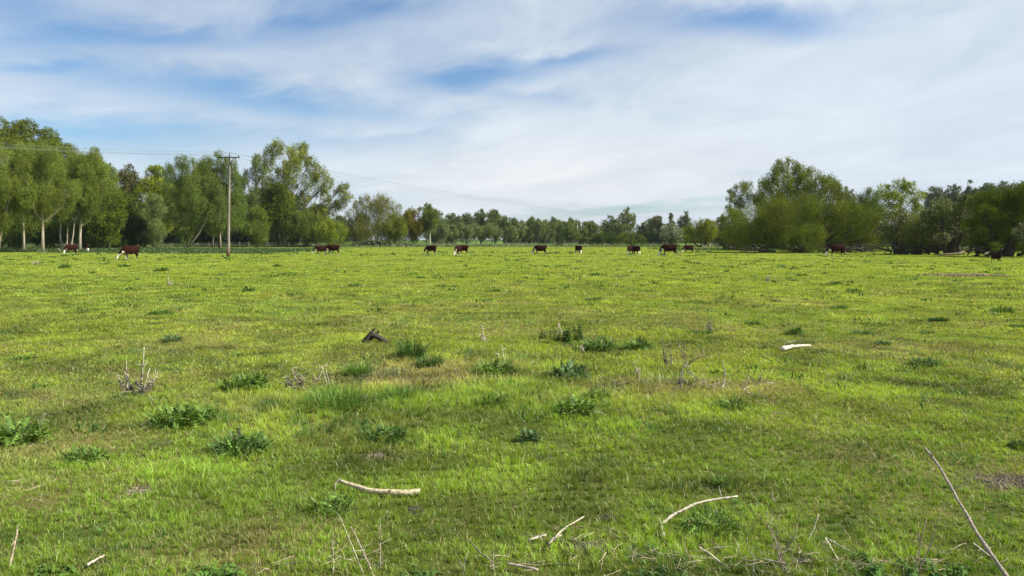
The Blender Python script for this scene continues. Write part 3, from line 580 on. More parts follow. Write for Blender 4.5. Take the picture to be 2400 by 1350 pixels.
# ------------------------------------------------------------------ fallen limbs under the trees
def tangle(label, px, D, wpx, hpx, n, col, rad=.12, name='fallen_branches', spread=.6):
    p = atD(px, D); p.z = 0; s = D / F; b = MB()
    for i in range(n):
        x0 = rng.uniform(-.5, .5) * wpx * s; a = rng.uniform(-1, 1); L_ = rng.uniform(.25, .6) * wpx * s
        h = rng.uniform(.2, 1) * hpx * s; f_ = np.linspace(0, 1, 7); y = rng.normal(0, spread)
        pts = np.stack([x0 + a * L_ * f_, y + rng.normal(0, .8) * f_, h * np.sin(np.pi * (.08 + f_ * rng.uniform(.4, .95))) + .05], -1) + rng.normal(0, .06, (7, 3))
        r = rad * rng.uniform(.4, 1.3); b.tube(pts, r * (1 - f_ * .75), 6, np.array(col) * rng.uniform(.5, 1.6))
    o = b.obj(name, M_BARK, None, True, p); tag(o, label, 'branches'); return o
tangle('dark heap of fallen limbs under the reddish olive willow', 870, 214, 80, 13, 34, (.06, .05, .045), .26)
tangle('dark fallen limbs trailing to the right of the reddish olive willow', 935, 213, 60, 10, 20, (.06, .05, .045), .2)
tangle('black fallen trunk heap below the left flank of the right hand group', 1745, 138, 90, 15, 34, (.035, .03, .028), .26)
tangle('pale bleached branch heap right of the round willow', 1686, 185, 24, 13, 16, (.42, .40, .36), .10)
tangle('bleached branches lying between the round willow and the right hand group', 1660, 190, 22, 9, 12, (.40, .38, .33), .09)
tangle('grey low arching limbs under the middle of the broad willow', 1860, 117, 180, 17, 30, (.08, .07, .055), .12)
tangle('dark low arching limbs under the right end of the broad willow', 1990, 115, 140, 20, 26, (.05, .045, .035), .15)
tangle('dark crooked limbs under the two right hand hawthorns', 2170, 102, 190, 24, 30, (.045, .04, .03), .16)
tangle('dark crooked boughs under the large tree at the right edge', 2360, 90, 140, 26, 20, (.03, .028, .022), .2)
def stickobj(name, label, pts, rad, col, cat='branch', k=8, group=None):
    b = MB(); b.tube(pts, rad, k, col); o = b.obj(name, M_WOOD, None, True); return tag(o, label, cat, group)
p = atD(2232, 94); stickobj('fallen_log', 'pale log lying in the shade under the big domed hawthorn', [p + Vector((-1.7, 0, .12)), p + Vector((-.5, .1, .2)), p + Vector((.7, .1, .28)), p + Vector((1.7, .2, .5))], [.09, .12, .12, .07], (.20, .15, .12), 'log')
p = atD(142, 124); stickobj('fallen_log', 'short pale stick leaning on the grass left of the first cow', [p + Vector((.5, 0, .02)), p + Vector((0, 0, .25)), p + Vector((-.45, 0, .55))], [.05, .06, .05], (.5, .47, .4), 'branch')

# ------------------------------------------------------------------ fence along the far field edge
def fence(label, pts, n, wires=(.5, .85, 1.15), post=(.2, .17, .13)):
    p0 = pts[0]; t = thing('wire_fence', label, 'fence', p0)
    P = [np.array(q - p0) for q in pts]; L_ = np.cumsum([0] + [np.linalg.norm(P[i + 1] - P[i]) for i in range(len(P) - 1)])
    def at_(s):
        return np.array([np.interp(s, L_, [q[k] for q in P]) for k in range(3)])
    first = None; b = MB(); b.tube([(0, 0, -.1), (0, 0, 1.3)], .065, 6, post); me = b.mesh('post')
    me.materials.append(M_BARK)
    for i in range(n):
        o = bpy.data.objects.new('post', me); COL.objects.link(o); o.parent = t; q = at_(L_[-1] * i / (n - 1)); o.location = q
        o.rotation_euler = (rng.normal(0, .03), rng.normal(0, .04), 0); o.scale = (1, 1, rng.uniform(.9, 1.15))
    for h in wires:
        b = MB(); b.tube([at_(L_[-1] * i / (n - 1)) + np.array([0, -.06, h]) for i in range(n)], .01, 4, (.25, .25, .25)); b.obj('wire', M_METAL, t)
fence('wire fence with thin dark posts along the far side of the field', [atD(960, 224), atD(1200, 228), atD(1500, 222), atD(1720, 208)], 34)
fence('wire fence in the shade behind the poles and willows on the left', [atD(330, 182), atD(540, 196), atD(800, 222)], 22)

# ------------------------------------------------------------------ power line
rng = np.random.default_rng(21)
def power():
    base = gat(535, 602); base.z -= .1
    D = base.y; top = atD(538, D, 368); H = top.z - base.z
    t = thing('utility_pole', 'tall wooden electricity pole with a crossarm, standing in the field', 'pole', base)
    b = MB(); f_ = np.linspace(0, 1, 12); lx = (top.x - base.x)
    b.tube(np.stack([lx * f_, 0 * f_, H * f_], -1), .17 - .06 * f_, 12, (.205, .185, .155)); b.obj('shaft', M_BARK, t, True)
    b = MB(); b.tube([(0, 0, .1), (.02, 0, 1.25)], .185, 12, (.13, .09, .06)); b.obj('creosote_band', M_BARK, t, True)
    z = H - .05; b = MB(); b.box((lx - 1.25, -.20, z - .06), (lx + 1.25, -.10, z + .06), (.05, .045, .04)); b.obj('crossarm', M_BARK, t)
    b = MB(); b.tube([(lx - .1, -.12, z - .75), (lx - .55, -.15, z)], .035, 6, (.07, .065, .06)); b.tube([(lx + .1, -.12, z - .75), (lx + .55, -.15, z)], .035, 6, (.07, .065, .06)); b.obj('brace', M_METAL, t)
    ax = [-1.12, .05, 1.12]; hh = [.18, .5, .18]
    for i, x in enumerate(ax):
        b = MB(); zz = [0, .04, .08, .12, .16, .2]; b.tube([(lx + x, -.15, z + .04 + q) for q in np.linspace(0, hh[i], 8)], [.02, .03, .075, .05, .08, .05, .07, .03], 8, (.05, .035, .03)); b.obj('insulator', M_METAL, t, True)
    for x in (-.75, .75):
        b = MB(); b.tube([(lx + x, -.15, z - .05), (lx + x, -.16, z - .12), (lx + x, -.16, z - .25)], [.05, .08, .05], 8, (.05, .04, .035)); b.obj('insulator', M_METAL, t, True)
    b = MB()
    for sx in (-1, 1):
        a = np.linspace(0, 1, 9); b.tube(np.stack([lx + sx * (.15 + .95 * a), -.15 + 0 * a, z + .2 + .33 * np.sin(np.pi * (.5 + .5 * a))], -1), .014, 4, (.08, .08, .08))
    a = np.linspace(0, 1, 9); b.tube(np.stack([lx + .4 + .85 * a, -.3 + 0 * a, z - .5 * np.sin(np.pi * a)], -1), .012, 4, (.08, .08, .08)); b.obj('jumper_wire', M_METAL, t)
    b = MB(); b.box((lx * .68 - .32, -.17, H * .72), (lx * .68 - .13, -.05, H * .72 + .35), (.04, .04, .04)); b.obj('fuse_box', M_METAL, t)
    A = Vector((base.x + lx, D, base.z + H + .2)); B = Vector((104, 352, 12.6)); Cc = Vector((A.x - (B.x - A.x) * .31, A.y - (B.y - A.y) * .31, 12.2))
    nm = ['leftmost of the three overhead wires, on the left pole insulator', 'middle one of the three overhead wires, raised on the pole top', 'rightmost of the three overhead wires, on the right pole insulator']
    for i, x in enumerate(ax):
        b = MB(); a0 = A + Vector((x, -.15, -.15 + hh[i])); o1 = Vector((ax[i] * .9, 0, hh[i] - .2)); 
        f_ = np.linspace(0, 1, 40)[:, None]
        for (e, sag) in ((B + o1, 3.9), (Cc + o1, 2.4)):
            P = np.array(a0) + (np.array(e) - np.array(a0)) * f_; P[:, 2] -= 4 * sag * (f_ * (1 - f_))[:, 0]; b.tube(P, .010, 4, (.16, .165, .17))
        o = b.obj('overhead_wire', M_METAL); tag(o, nm[i], 'wire', 'overhead wires')
    # far pole of this line, hidden in the right hand trees, and a small distant pole
    for (px, dd, ty, lab) in ((1353, 290, 523, 'small distant grey pole rising from the far fence'),):
        q = atD(px, dd); h = atD(px, dd, ty).z; t = thing('utility_pole', lab, 'pole', q); b = MB(); b.tube([(0, 0, -.1), (0, 0, h)], [.19, .13], 8, (.34, .32, .29)); b.obj('shaft', M_BARK, t, True)
        b = MB(); b.box((-.7, -.2, h - .3), (.7, -.1, h - .18), (.1, .09, .08)); b.obj('crossarm', M_BARK, t)
power()

# ------------------------------------------------------------------ cattle
def loft(b, rings, k=16):
    """rings: (centre xyz, normal axis dir, half width (y), half height)"""
    n = len(rings); th = np.arange(k) * 2 * np.pi / k; V = []
    for (c, d, hw, hh) in rings:
        d = np.array(d, float); d /= np.linalg.norm(d); s = np.cross(d, [0, 0, 1.]); 
        if np.linalg.norm(s) < .3: s = np.array([0, 1., 0])
        s /= np.linalg.norm(s); u = np.cross(s, d); V.append(np.array(c) + np.cos(th)[:, None] * s * hw + np.sin(th)[:, None] * u * hh)
    V = np.vstack(V); q = []; t = []
    for i in range(n - 1):
        for j in range(k): q.append((i * k + j, i * k + (j + 1) % k, (i + 1) * k + (j + 1) % k, (i + 1) * k + j))
    V = np.vstack([V, rings[0][0], rings[-1][0]]); a = n * k
    for j in range(k): t.append((a, (j + 1) % k, j)); t.append((a + 1, (n - 1) * k + j, (n - 1) * k + (j + 1) % k))
    b.add(V, q, t)
def path(b, pts, hw, hh=None, k=12):
    pts = np.array(pts, float); hh = hw if hh is None else hh; T = np.gradient(pts, axis=0)
    loft(b, [(pts[i], T[i], hw[i], hh[i]) for i in range(len(pts))], k)
def cow_mesh(pose='graze', stride=(.0, .0, .0, .0), headturn=0., calf=False):
    b = MB(); X = (1, 0, 0)
    loft(b, [((-1.0, 0, 1.16), X, .08, .10), ((-.95, 0, 1.12), X, .19, .22), ((-.80, 0, 1.05), X, .27, .32), ((-.5, 0, .99), X, .31, .37), ((-.15, 0, .94), X, .35, .42), ((.2, 0, .94), X, .34, .43),
             ((.48, 0, .98), X, .27, .40), ((.68, 0, 1.0), X, .21, .35), ((.82, 0, 1.0), X, .13, .24)])
    ht = headturn
    if pose == 'graze':
        path(b, [(.60, 0, 1.10), (.80, ht * .05, .98), (.98, ht * .18, .78), (1.12, ht * .34, .58), (1.18, ht * .42, .46)], [.17, .15, .12, .10, .10], [.27, .24, .19, .15, .13])
        hd = [(1.14, ht * .36, .56), (1.20, ht * .44, .44), (1.27, ht * .50, .30), (1.33, ht * .54, .16), (1.36, ht * .56, .07)]; ea = (1.13, ht * .38, .55)
    else:
        path(b, [(.60, 0, 1.12), (.80, ht * .10, 1.20), (.98, ht * .25, 1.32), (1.06, ht * .38, 1.40)], [.17, .14, .11, .10], [.27, .22, .17, .13])
        hd = [(1.03, ht * .36, 1.43), (1.12, ht * .50, 1.40), (1.24, ht * .68, 1.30), (1.35, ht * .84, 1.20), (1.39, ht * .90, 1.16)]; ea = (1.02, ht * .36, 1.46)
    path(b, hd, [.09, .115, .085, .065, .045], [.10, .13, .105, .085, .05])
    for s in (-1, 1):
        e = np.array(ea); path(b, [e + (0, s * .07, 0), e + (-.02, s * .15, .03), e + (-.03, s * .23, .0), e + (-.03, s * .28, -.03)], [.025, .055, .045, .015], [.03, .045, .04, .015], 8)
    i = 0
    for (x, s) in ((.50, 1), (.50, -1)):
        d = stride[i]; i += 1; y = s * .17
        path(b, [(x + .02, y * .8, 1.0), (x, y, .72), (x + d * .25, y, .52), (x + d * .5 + .02, y, .40), (x + d * .8, y, .20), (x + d, y, .07), (x + d + .03, y, .0)], [.13, .10, .072, .062, .043, .05, .065], [.16, .13, .085, .068, .048, .055, .07])
    for (x, s) in ((-.74, 1), (-.74, -1)):
        d = stride[i]; i += 1; y = s * .18
        path(b, [(x + .0, y * .7, 1.08), (x + .04, y * .9, .82), (x + .10 + d * .3, y, .62), (x - .08 + d * .6, y, .44), (x - .06 + d * .8, y, .22), (x + d, y, .07), (x + d + .04, y, .0)], [.17, .15, .095, .062, .045, .05, .065], [.22, .21, .13, .075, .05, .055, .07])
    path(b, [(-.96, 0, 1.30), (-1.05, 0, 1.22), (-1.09, .01, 1.0), (-1.10, .02, .75), (-1.10, .03, .55), (-1.10, .03, .38)], [.035, .03, .024, .024, .045, .02], None, 8)
    path(b, [(-.45, 0, .66), (-.35, 0, .58), (-.25, 0, .66)], [.08, .12, .06], [.06, .09, .05], 10)
    me = b.mesh('cow_raw'); o = bpy.data.objects.new('cow_raw', me); COL.objects.link(o)
    rm = o.modifiers.new('r', 'REMESH'); rm.mode = 'VOXEL'; rm.voxel_size = .028
    sm = o.modifiers.new('s', 'SMOOTH'); sm.factor = .5; sm.iterations = 3
    dg = bpy.context.evaluated_depsgraph_get(); me2 = bpy.data.meshes.new_from_object(o.evaluated_get(dg)); bpy.data.objects.remove(o)
    nv = len(me2.vertices); v = np.empty(nv * 3, np.float32); me2.vertices.foreach_get('co', v); v = v.reshape(-1, 3)
    x, y, z = v.T; br = np.array([.020, .0062, .0038]); wh = np.array([.70, .66, .58]); nz = fbm(x * 6 + 9, z * 6 + y * 5, 3, 3) - .5
    W_ = np.zeros(nv)
    h0 = np.array(hd[0]); W_ = np.maximum(W_, ((x > h0[0] + (-.02 if pose == 'graze' else -.05) + nz * .1) & ((z < .60) if pose == 'graze' else (z > 1.02))).astype(float))
    W_ = np.maximum(W_, (z < .15 + nz * .3).astype(float) * (x < .95))
    W_ = np.maximum(W_, ((z < .62 + nz * .2) & (np.abs(y) < .15) & (np.abs(x) < .55)).astype(float))
    W_ = np.maximum(W_, ((x > .66) & (x < .98) & (z < .83 + nz * .25) & (np.abs(y) < .14)).astype(float))
    W_ = np.maximum(W_, ((x < -1.03) & (z < .62)).astype(float))
    c = br * (1 - W_[:, None]) + wh * W_[:, None]
    e = np.array(hd[1])
    for s in (-1, 1): k = np.linalg.norm(v - (e + np.array([.01, s * .1, .03])), axis=1) < .035; c[k] = (.01, .008, .007)
    k = (z < .035) & (x < .9); c[k] = (.04, .035, .03)
    n_ = np.array(hd[-1]); k = np.linalg.norm(v - n_, axis=1) < .06; c[k] = (.35, .20, .17)
    a = me2.color_attributes.new('Col', 'FLOAT_COLOR', 'POINT'); cc = np.ones((nv, 4), np.float32); cc[:, :3] = c; a.data.foreach_set('color', cc.ravel())
    me2.polygons.foreach_set('use_smooth', np.ones(len(me2.polygons), bool)); me2.materials.append(M_HIDE); me2.name = 'cow'; return me2
CA = cow_mesh('graze', (.16, -.12, -.20, .10)); CB = cow_mesh('graze', (.02, .10, .05, -.10), .5); CC_ = cow_mesh('graze', (.05, -.10, .12, -.12), -.7); CD = cow_mesh('up', (.03, -.03, .05, -.05), .8)
GR = 'red and white cattle grazing'
for (px, py, ang, me, s, lab) in [
    (166, 596, 245, CB, .98, 'dark red cow at the left, grazing between the pale willow trunks'),
    (203, 591, -50, CA, 1.02, 'red cow half hidden behind the leaning pale willow trunk'),
    (306, 609, 240, CC_, 1.0, 'largest looking cow at the left, grazing clear of the trees'),
    (752, 598, 215, CC_, .90, 'left one of the two cows grazing behind each other right of the pole'),
    (781, 598, 182, CA, .95, 'right one of the two cows right of the pole, walking with a white tail tip'),
    (1010, 597, 155, CB, .90, 'cow grazing with its rump turned half to us, left of the centre pair'),
    (1073, 599, 250, CA, .92, 'front cow of the centre pair with a white chest facing us'),
    (1083, 597.5, 172, CC_, .93, 'rear cow of the centre pair, only its dark flank showing'),
    (1266, 597.5, 182, CA, .93, 'cow in full side view with a bright white face, in the centre of the field'),
    (1357, 596, -62, CC_, .86, 'reddish cow facing us, below the small distant pole'),
    (1478, 597.5, 225, CB, .86, 'left cow of the pair standing behind the yellow flowers'),
    (1492, 598, -60, CC_, .86, 'right cow of the pair standing behind the yellow flowers'),
    (1568, 601.5, 180, CA, 1.06, 'long bodied cow stepping forward in front of the white hawthorn'),
    (1613, 594, 190, CB, .87, 'small dark cow behind the long bodied one, near the round willow'),
    (1960, 602.5, 178, CA, 1.04, 'cow with white face and white hind legs before the broad willow'),
    (2333, 617, 95, CD, .62, 'white headed calf looking round under the large tree at the right edge')]:
    p = gat(px, py); o = bpy.data.objects.new('cow', me); COL.objects.link(o); o.location = p; o.rotation_euler = (0, 0, R(ang)); o.scale = (s * .9, s, s * 1.03); tag(o, lab, 'cow' if 'calf' not in lab else 'calf', GR)

# ------------------------------------------------------------------ weeds in the field
def clump(name, label, px, py, wpx, hpx, col=(.040, .085, .030), n=None, kind='thistle', group=None, cat='weed'):
    """a rosette clump of jagged leaves: each leaf a bent rib carrying pairs of pointed lobes"""
    p = gat(px, py); D = p.y; s = D / F; W_ = wpx * s / 2; H = max(hpx * s * (1.1 if kind == 'soft' else .85), .05)
    n = n or int((1.6 if kind == 'soft' else 1) * np.clip(430 * (10 / D) ** .7, 60, 450) * np.clip(W_ / .3, .6, 1.7)); soft = kind == 'soft'
    V = []; C = []; pairs = 4 if D < 20 else 2; px1 = s * 2.34
    for i in range(n):
        r = math.sqrt(rng.random()) * W_ * .85; a = rng.uniform(0, 2 * np.pi); bx, by = r * math.cos(a), r * math.sin(a) * .9
        hf = (1.1 - .75 * (r / W_) ** 2) * (.75 + .5 * float(vnoise((p.x + bx) * 6, (p.y + by) * 6, 3))); d = a + rng.normal(0, 1.1); L_ = max(.07, H * .75) * rng.uniform(.4, 1.1); el = rng.uniform(.0, 1.25) if not soft else rng.uniform(.55, 1.45)
        gb = (not soft) and rng.random() < .34
        if gb: bx, by = bx * 1.5, by * 1.5; el = rng.uniform(.7, 1.4); L_ *= 1.1
        z0 = gz(p.x + bx, p.y + by) - p.z + H * hf * rng.uniform(0, .55) * (0 if soft or gb else 1); dv = np.array([math.cos(d) * math.cos(el), math.sin(d) * math.cos(el), math.sin(el)])
        sd_ = np.array([-math.sin(d), math.cos(d), 0]); up = np.cross(dv, sd_) * -1; base = np.array([bx, by, z0]); c = np.array(col) * rng.uniform(.4, 1.8) * (1 + rng.normal(0, .07, 3))
        if rng.random() < .05: c = np.array([.20, .22, .12])
        f_ = np.linspace(0, 1, pairs + 2); rib = base + dv * L_ * f_[:, None] + np.array([0, 0, -1]) * (L_ * .45 * f_ ** 2)[:, None] * math.cos(el)
        if gb: c = np.array([.105, .185, .028]) * rng.uniform(.6, 1.5)
        if soft or gb:
            w = max(.005, px1 * .5); wv = sd_ * w * .5; rib = base + dv * L_ * 1.5 * f_[:, None] + np.array([0, 0, -1]) * (L_ * .5 * f_ ** 2)[:, None]
            for k in range(pairs + 1): V.append([rib[k] - wv, rib[k] + wv, rib[k + 1] + wv * .7, rib[k + 1] - wv * .7]); C.append(c)
            continue
        w = max(.005, px1 * .35)
        for k in range(1, pairs + 2):
            ll = L_ * .17 * (1 - .55 * abs(f_[k] - .45)) + px1 * .25; q = rib[k - 1]; e = rib[k] - q
            for sg in (-1, 1):
                t_ = q + e * .9 + sd_ * sg * ll + up * ll * rng.uniform(-.3, .5); V.append([q, q + e * .25 + sd_ * sg * ll * .4 + up * w, t_, q + e * .9]); C.append(c * rng.uniform(.85, 1.15))
    V = np.array(V); q = np.arange(len(V))[:, None] * 4 + np.arange(4)[None]
    o = obj(name, mk_mesh(name, V.reshape(-1, 3), q, None, np.repeat(np.clip(np.array(C), 0, 1), 4, 0)), M_WEED, None, p); return tag(o, label, cat, group)
CL = [(565,1062,130,62,'big dark thistle clump in the left foreground, between log and left edge'),(430,1000,160,60,'wide dark thistle clump above the largest one in the left foreground'),
      (42,1040,115,80,'dark bushy weed cut by the left picture edge'),(785,962,140,80,'tall soft green grass tussock left of centre'),(575,915,110,52,'dark weed patch left of the spiky dead stems'),
      (962,845,70,58,'upright dark tussock right of the black branch'),(1006,866,66,40,'smaller dark tussock touching the upright one right of the black branch'),(1155,882,100,42,'flat dark thistle clump just below the leaning white stalk'),
      (908,1032,100,42,'compact dark thistle clump above the pale log'),(1155,955,76,36,'small dark clump in the middle of the dry patch'),(1348,978,105,55,'broad deep green clump in the centre right foreground'),
      (1398,940,70,38,'dark clump touching the broad deep green one from behind'),(1335,888,85,45,'grey green thistle patch in front of the nettles'),(1400,822,90,36,'low spreading thistle right of the nettles'),
      (1495,822,62,34,'thistle rosette between the nettles and the dead twigs'),(200,1085,95,46,'loose dark weed in the left foreground above the bare soil'),(1668,1245,150,52,'dark weeds behind the curved white branch'),
      (1712,962,85,30,'low green thistle patch right of the dead twigs'),(2348,733,50,22,'darkest isolated thistle clump near the right edge'),(1967,725,45,13,'flat thistle clump in the right half, left of the darkest one'),
      (1862,785,36,26,'pointed thistle clump above the white wood piece'),(2000,684,30,15,'little upright thistle straight above the flat clump'),(1958,666,28,13,'small thistle nearer the trees, upper one of a close pair on the right'),
      (1878,647,28,9,'tiny flat thistle under the walking cow at the right'),(2200,752,50,14,'low mound of dark grass left below the darkest clump'),(2170,780,38,11,'thin dark weed streak on the right side'),
      (2020,787,42,20,'grey green thistle right of the pointed one'),(2068,812,38,17,'pale spotted weed below the grey green thistle'),(2165,857,75,24,'bluish weed clump on the right above bare turf'),
      (831,671,28,11,'small dark thistle in the middle distance below the two cows'),(583,683,26,17,'round dark thistle in the middle distance below the pole'),(985,652,24,9,'tiny dark thistle below the half turned cow'),
      (1161,685,30,10,'low thistle in mid field, just left of the centre'),(1389,706,34,14,'mid field thistle below the reddish cow'),(1395,647,28,10,'far small thistle straight below the reddish cow'),
      (378,636,30,13,'far thistle right of the largest looking cow'),(150,629,24,16,'far thistle below the first cow at the left'),(215,642,13,11,'tiny far thistle between first and largest looking cow'),
      (290,626,28,10,'far flat thistle at the feet of the largest looking cow'),(649,625,17,8,'tiny far thistle right of the pole foot'),(2392,768,55,16,'dark weed streak touching the right picture edge'),
      (1765,762,44,16,'brownish green weed in the right middle distance'),(60,838,70,16,'faint green weed patch at the left middle distance'),(400,806,50,24,'bluish soft grass tuft in the left middle distance'),
      (380,735,60,14,'faint lush tuft in the left middle distance'),(930,945,80,45,'green tuft right of the tall soft grass tussock'),(840,880,60,40,'green tuft below the black branch'),
      (640,960,90,30,'low dark weeds between the wide clump and the tall tussock'),(1240,1040,40,40,'grey green wisp of weed in the centre foreground'),(1700,1140,50,25,'dark hollowed weed tuft above the curved white branch'),
      (780,1200,110,46,'dull green thistle at the left end of the pale log'),(2388,1045,40,26,'dark tuft above the bare earth at the right edge'),(150,600,16,6,'far weed tuft at the foot of the first cow'),(1640,782,70,14,'dark low weed left of the tiny dead stems')]
for (x, y, w, h, lab) in CL:
    c = (.100, .168, .032) if len(lab) % 3 else (.086, .152, .038)
    if 'tussock' in lab or 'dark grass' in lab: c = (.040, .092, .022)
    if 'soft green' in lab or 'lush' in lab or 'green tuft' in lab: c = (.095, .175, .030)
    if 'grey' in lab or 'bluish' in lab: c = (.080, .135, .055)
    soft = 'soft' in lab or 'lush' in lab or 'green tuft' in lab or 'tussock' in lab or 'dark grass' in lab
    rng = np.random.default_rng(x * 7 + y)
    clump('grass_tussock' if soft else 'thistle_clump', lab, x, y, w, h, c, kind='soft' if soft else 'thistle', n=None, cat='grass tussock' if soft else 'weed', group='dark weed clumps in the field')
def nettle(label, px, py, wpx, hpx, stems, col=(.065, .125, .030), group=None):
    p = gat(px, py); s = p.y / F; W_ = wpx * s / 2; H = hpx * s; b = MB()
    for i in range(stems):
        x, y = rng.uniform(-1, 1) * W_, rng.uniform(-.5, .5) * W_; h = H * rng.uniform(.65, 1.05); z0 = gz(p.x + x, p.y + y) - p.z - .02; lx = rng.normal(0, .05)
        b.tube([(x, y, z0), (x + lx * .5, y, z0 + h * .5), (x + lx, y, z0 + h)], [.004 + s * .2, .004 + s * .15, .002], 4, np.array([.07, .10, .04]))
        m = int(h / (.035 + s * .5)) + 3
        for j in range(m):
            f = j / m; zz = z0 + h * (.12 + .88 * f); L_ = (.075 * (1 - .5 * f) + s * 1.0) * rng.uniform(.7, 1.2); a0 = j * 1.57 + rng.normal(0, .3)
            for k in (0, math.pi):
                a = a0 + k; d = np.array([math.cos(a), math.sin(a), 0]); sd_ = np.array([-math.sin(a), math.cos(a), 0]); c0 = np.array([x + lx * f, y, zz]); w = L_ * .33
                v = [c0, c0 + d * L_ * .35 + sd_ * w + (0, 0, .005), c0 + d * L_ + (0, 0, -L_ * .35), c0 + d * L_ * .35 - sd_ * w + (0, 0, .005)]
                b.add(v, [(0, 1, 2, 3)], None, np.clip(np.array(col) * rng.uniform(.65, 1.45), 0, 1))
    o = b.obj('nettle_plant', M_WEED, None, False, p); return tag(o, label, 'nettles', group)
nettle('tall pair of nettle stalks standing in the centre of the field', 1358, 802, 20, 54, 6, (.075, .120, .035))
nettle('leafy nettle patch left of the tall pair in mid field', 1325, 804, 44, 42, 16)
nettle('sparse nettles left of the leafy nettle patch', 1283, 797, 30, 32, 5, (.075, .12, .04))
nettle('bright green nettle cluster at the bottom edge, left of centre', 505, 1365, 100, 50, 10, (.075, .16, .030))
nettle('low nettles at the bottom edge, centre left', 985, 1362, 120, 36, 9)
nettle('nettles at the bottom edge, in the right corner under the long stick', 2130, 1362, 230, 60, 16, (.07, .14, .03))
nettle('nettles at the bottom edge between the twig pile and the curved branch', 1540, 1366, 150, 40, 9, (.055, .11, .03))
nettle('small bright weed plant at the bottom edge, far left', 130, 1366, 80, 36, 6, (.085, .16, .03))

def weedlets():
    n = 1500; d = rng.uniform(7, 130, n) ** 1; x = d * rng.uniform(-.72, .72, n); y = d
    k = fbm(x / 8, y / 8, 55, 2) > .46; x, y = x[k], y[k]; X = []; Y = []; H = []; C = []; Wd = []
    for a, b_ in zip(x, y):
        m = 14; r = rng.uniform(.04, .18) * (1 + b_ / 70); X.append(a + rng.normal(0, r, m)); Y.append(b_ + rng.normal(0, r, m)); H.append(rng.uniform(.05, .13) * (1 + b_ / 110) * rng.uniform(.6, 1.2, m))
        C.append(np.array([.055, .11, .030]) * rng.uniform(.6, 1.4, (m, 1))); Wd.append(np.full(m, .012 + b_ * .0010))
    X = np.concatenate(X); Y = np.concatenate(Y); v, q, t, c = blades(X, Y, np.concatenate(H), np.concatenate(Wd), np.vstack(C), 1.2)
    o = obj('scattered_weeds', mk_mesh('scattered_weeds', v, q, t, c), M_WEED); o['kind'] = 'stuff'; tag(o, 'small dark weeds speckled all over the meadow', 'weeds')
weedlets()

def flowers(label, px, py, wpx, hpx, n):
    p = gat(px, py); s = p.y / F; b = MB()
    for i in range(n):
        x, y = rng.normal(0, .4) * wpx * s, rng.normal(0, .5); h = rng.uniform(.1, .3) + rng.uniform(0, hpx * s * .4); z0 = gz(p.x + x, p.y + y) - p.z
        b.tube([(x, y, z0), (x, y, z0 + h)], .002 + s * .1, 3, (.09, .15, .03)); r = .012 + s * .75
        for k in range(5):
            a = k * 1.2566; a2 = a + 1.0; b.add([(x, y, z0 + h), (x + r * math.cos(a), y + r * math.sin(a), z0 + h + .4 * r), (x + r * math.cos(a2), y + r * math.sin(a2), z0 + h + .4 * r)], None, [(0, 1, 2)], (.75, .62, .01))
    o = b.obj('buttercup_patch', M_PETAL, None, False, p); return tag(o, label, 'flowers', 'yellow buttercups in the meadow')
flowers('yellow buttercups right at the feet of the cow pair', 1495, 604, 10, 8, 8)
flowers('yellow buttercups a little below the cow pair', 1480, 618, 22, 8, 12)
flowers('loose yellow buttercups in mid field above the thistle rosette', 1466, 733, 30, 6, 9)
flowers('few yellow buttercups in mid field above the nettles', 1281, 748, 8, 10, 6)
flowers('single yellow buttercups near the right hand thistles', 1955, 698, 8, 6, 3)
flowers('sparse yellow buttercups left of the single mid field ones on the right', 1895, 738, 14, 6, 5)
flowers('yellow buttercups at the left picture edge', 10, 681, 18, 6, 6)

# ------------------------------------------------------------------ dead wood and dry stems
PALE = (.30, .265, .20); GREY = (.20, .17, .14)
def px_path(pts, lift=0.): 
    out = []
    for q in pts:
        if len(q) == 2: p = gat(*q); p.z += lift
        else: p = atD(q[0], q[2], q[1])
        out.append(p)
    return out
def dense(pts, k=4, j=0.):
    P = np.array([tuple(p) for p in pts]); n = len(P); t = np.linspace(0, n - 1, (n - 1) * k + 1)
    Q = np.stack([np.interp(t, np.arange(n), P[:, i]) for i in range(3)], -1)
    if k > 1: Q[1:-1] = (Q[:-2] + Q[1:-1] * 2 + Q[2:]) / 4
    return Q + rng.normal(0, j, Q.shape)
def log_pale():
    p0, p1 = gat(790, 1152), gat(985, 1163); o = thing('fallen_branch', 'pale barkless log lying in the grass at the bottom, left of centre', 'log', p0)
    P = [Vector(v) - p0 for v in (gat(795, 1150), gat(830, 1155), gat(870, 1162), gat(930, 1166), gat(985, 1164))]
    for v in P: v.z = .045
    P[0].z = .09; P[1].z = .065
    Q = dense(P, 5, .0012); f = np.linspace(0, 1, len(Q)); r = .011 + .0155 * f ** .7; r[-1] *= .98
    b = MB(); b.tube(Q, r, 12, (.40, .34, .225)); b.obj('stem', M_WOOD, o, True)
    i = int(len(Q) * .70); b = MB(); b.tube([Q[i] + (0, 0, -.005), Q[i] + (-.006, -.012, .02), Q[i] + (-.01, -.02, -.035)], [.018, .016, .006], 8, (.20, .16, .12)); b.obj('knot', M_WOOD, o, True)
    b = MB(); b.tube([Q[0], Q[0] + (-.03, -.01, -.03), Q[0] + (-.02, -.04, -.075)], [.010, .007, .003], 6, (.4, .35, .27)); b.tube([Q[1], Q[1] + (-.04, .03, .02)], [.007, .003], 6, (.3, .26, .2)); b.obj('twig', M_WOOD, o, True)
log_pale()
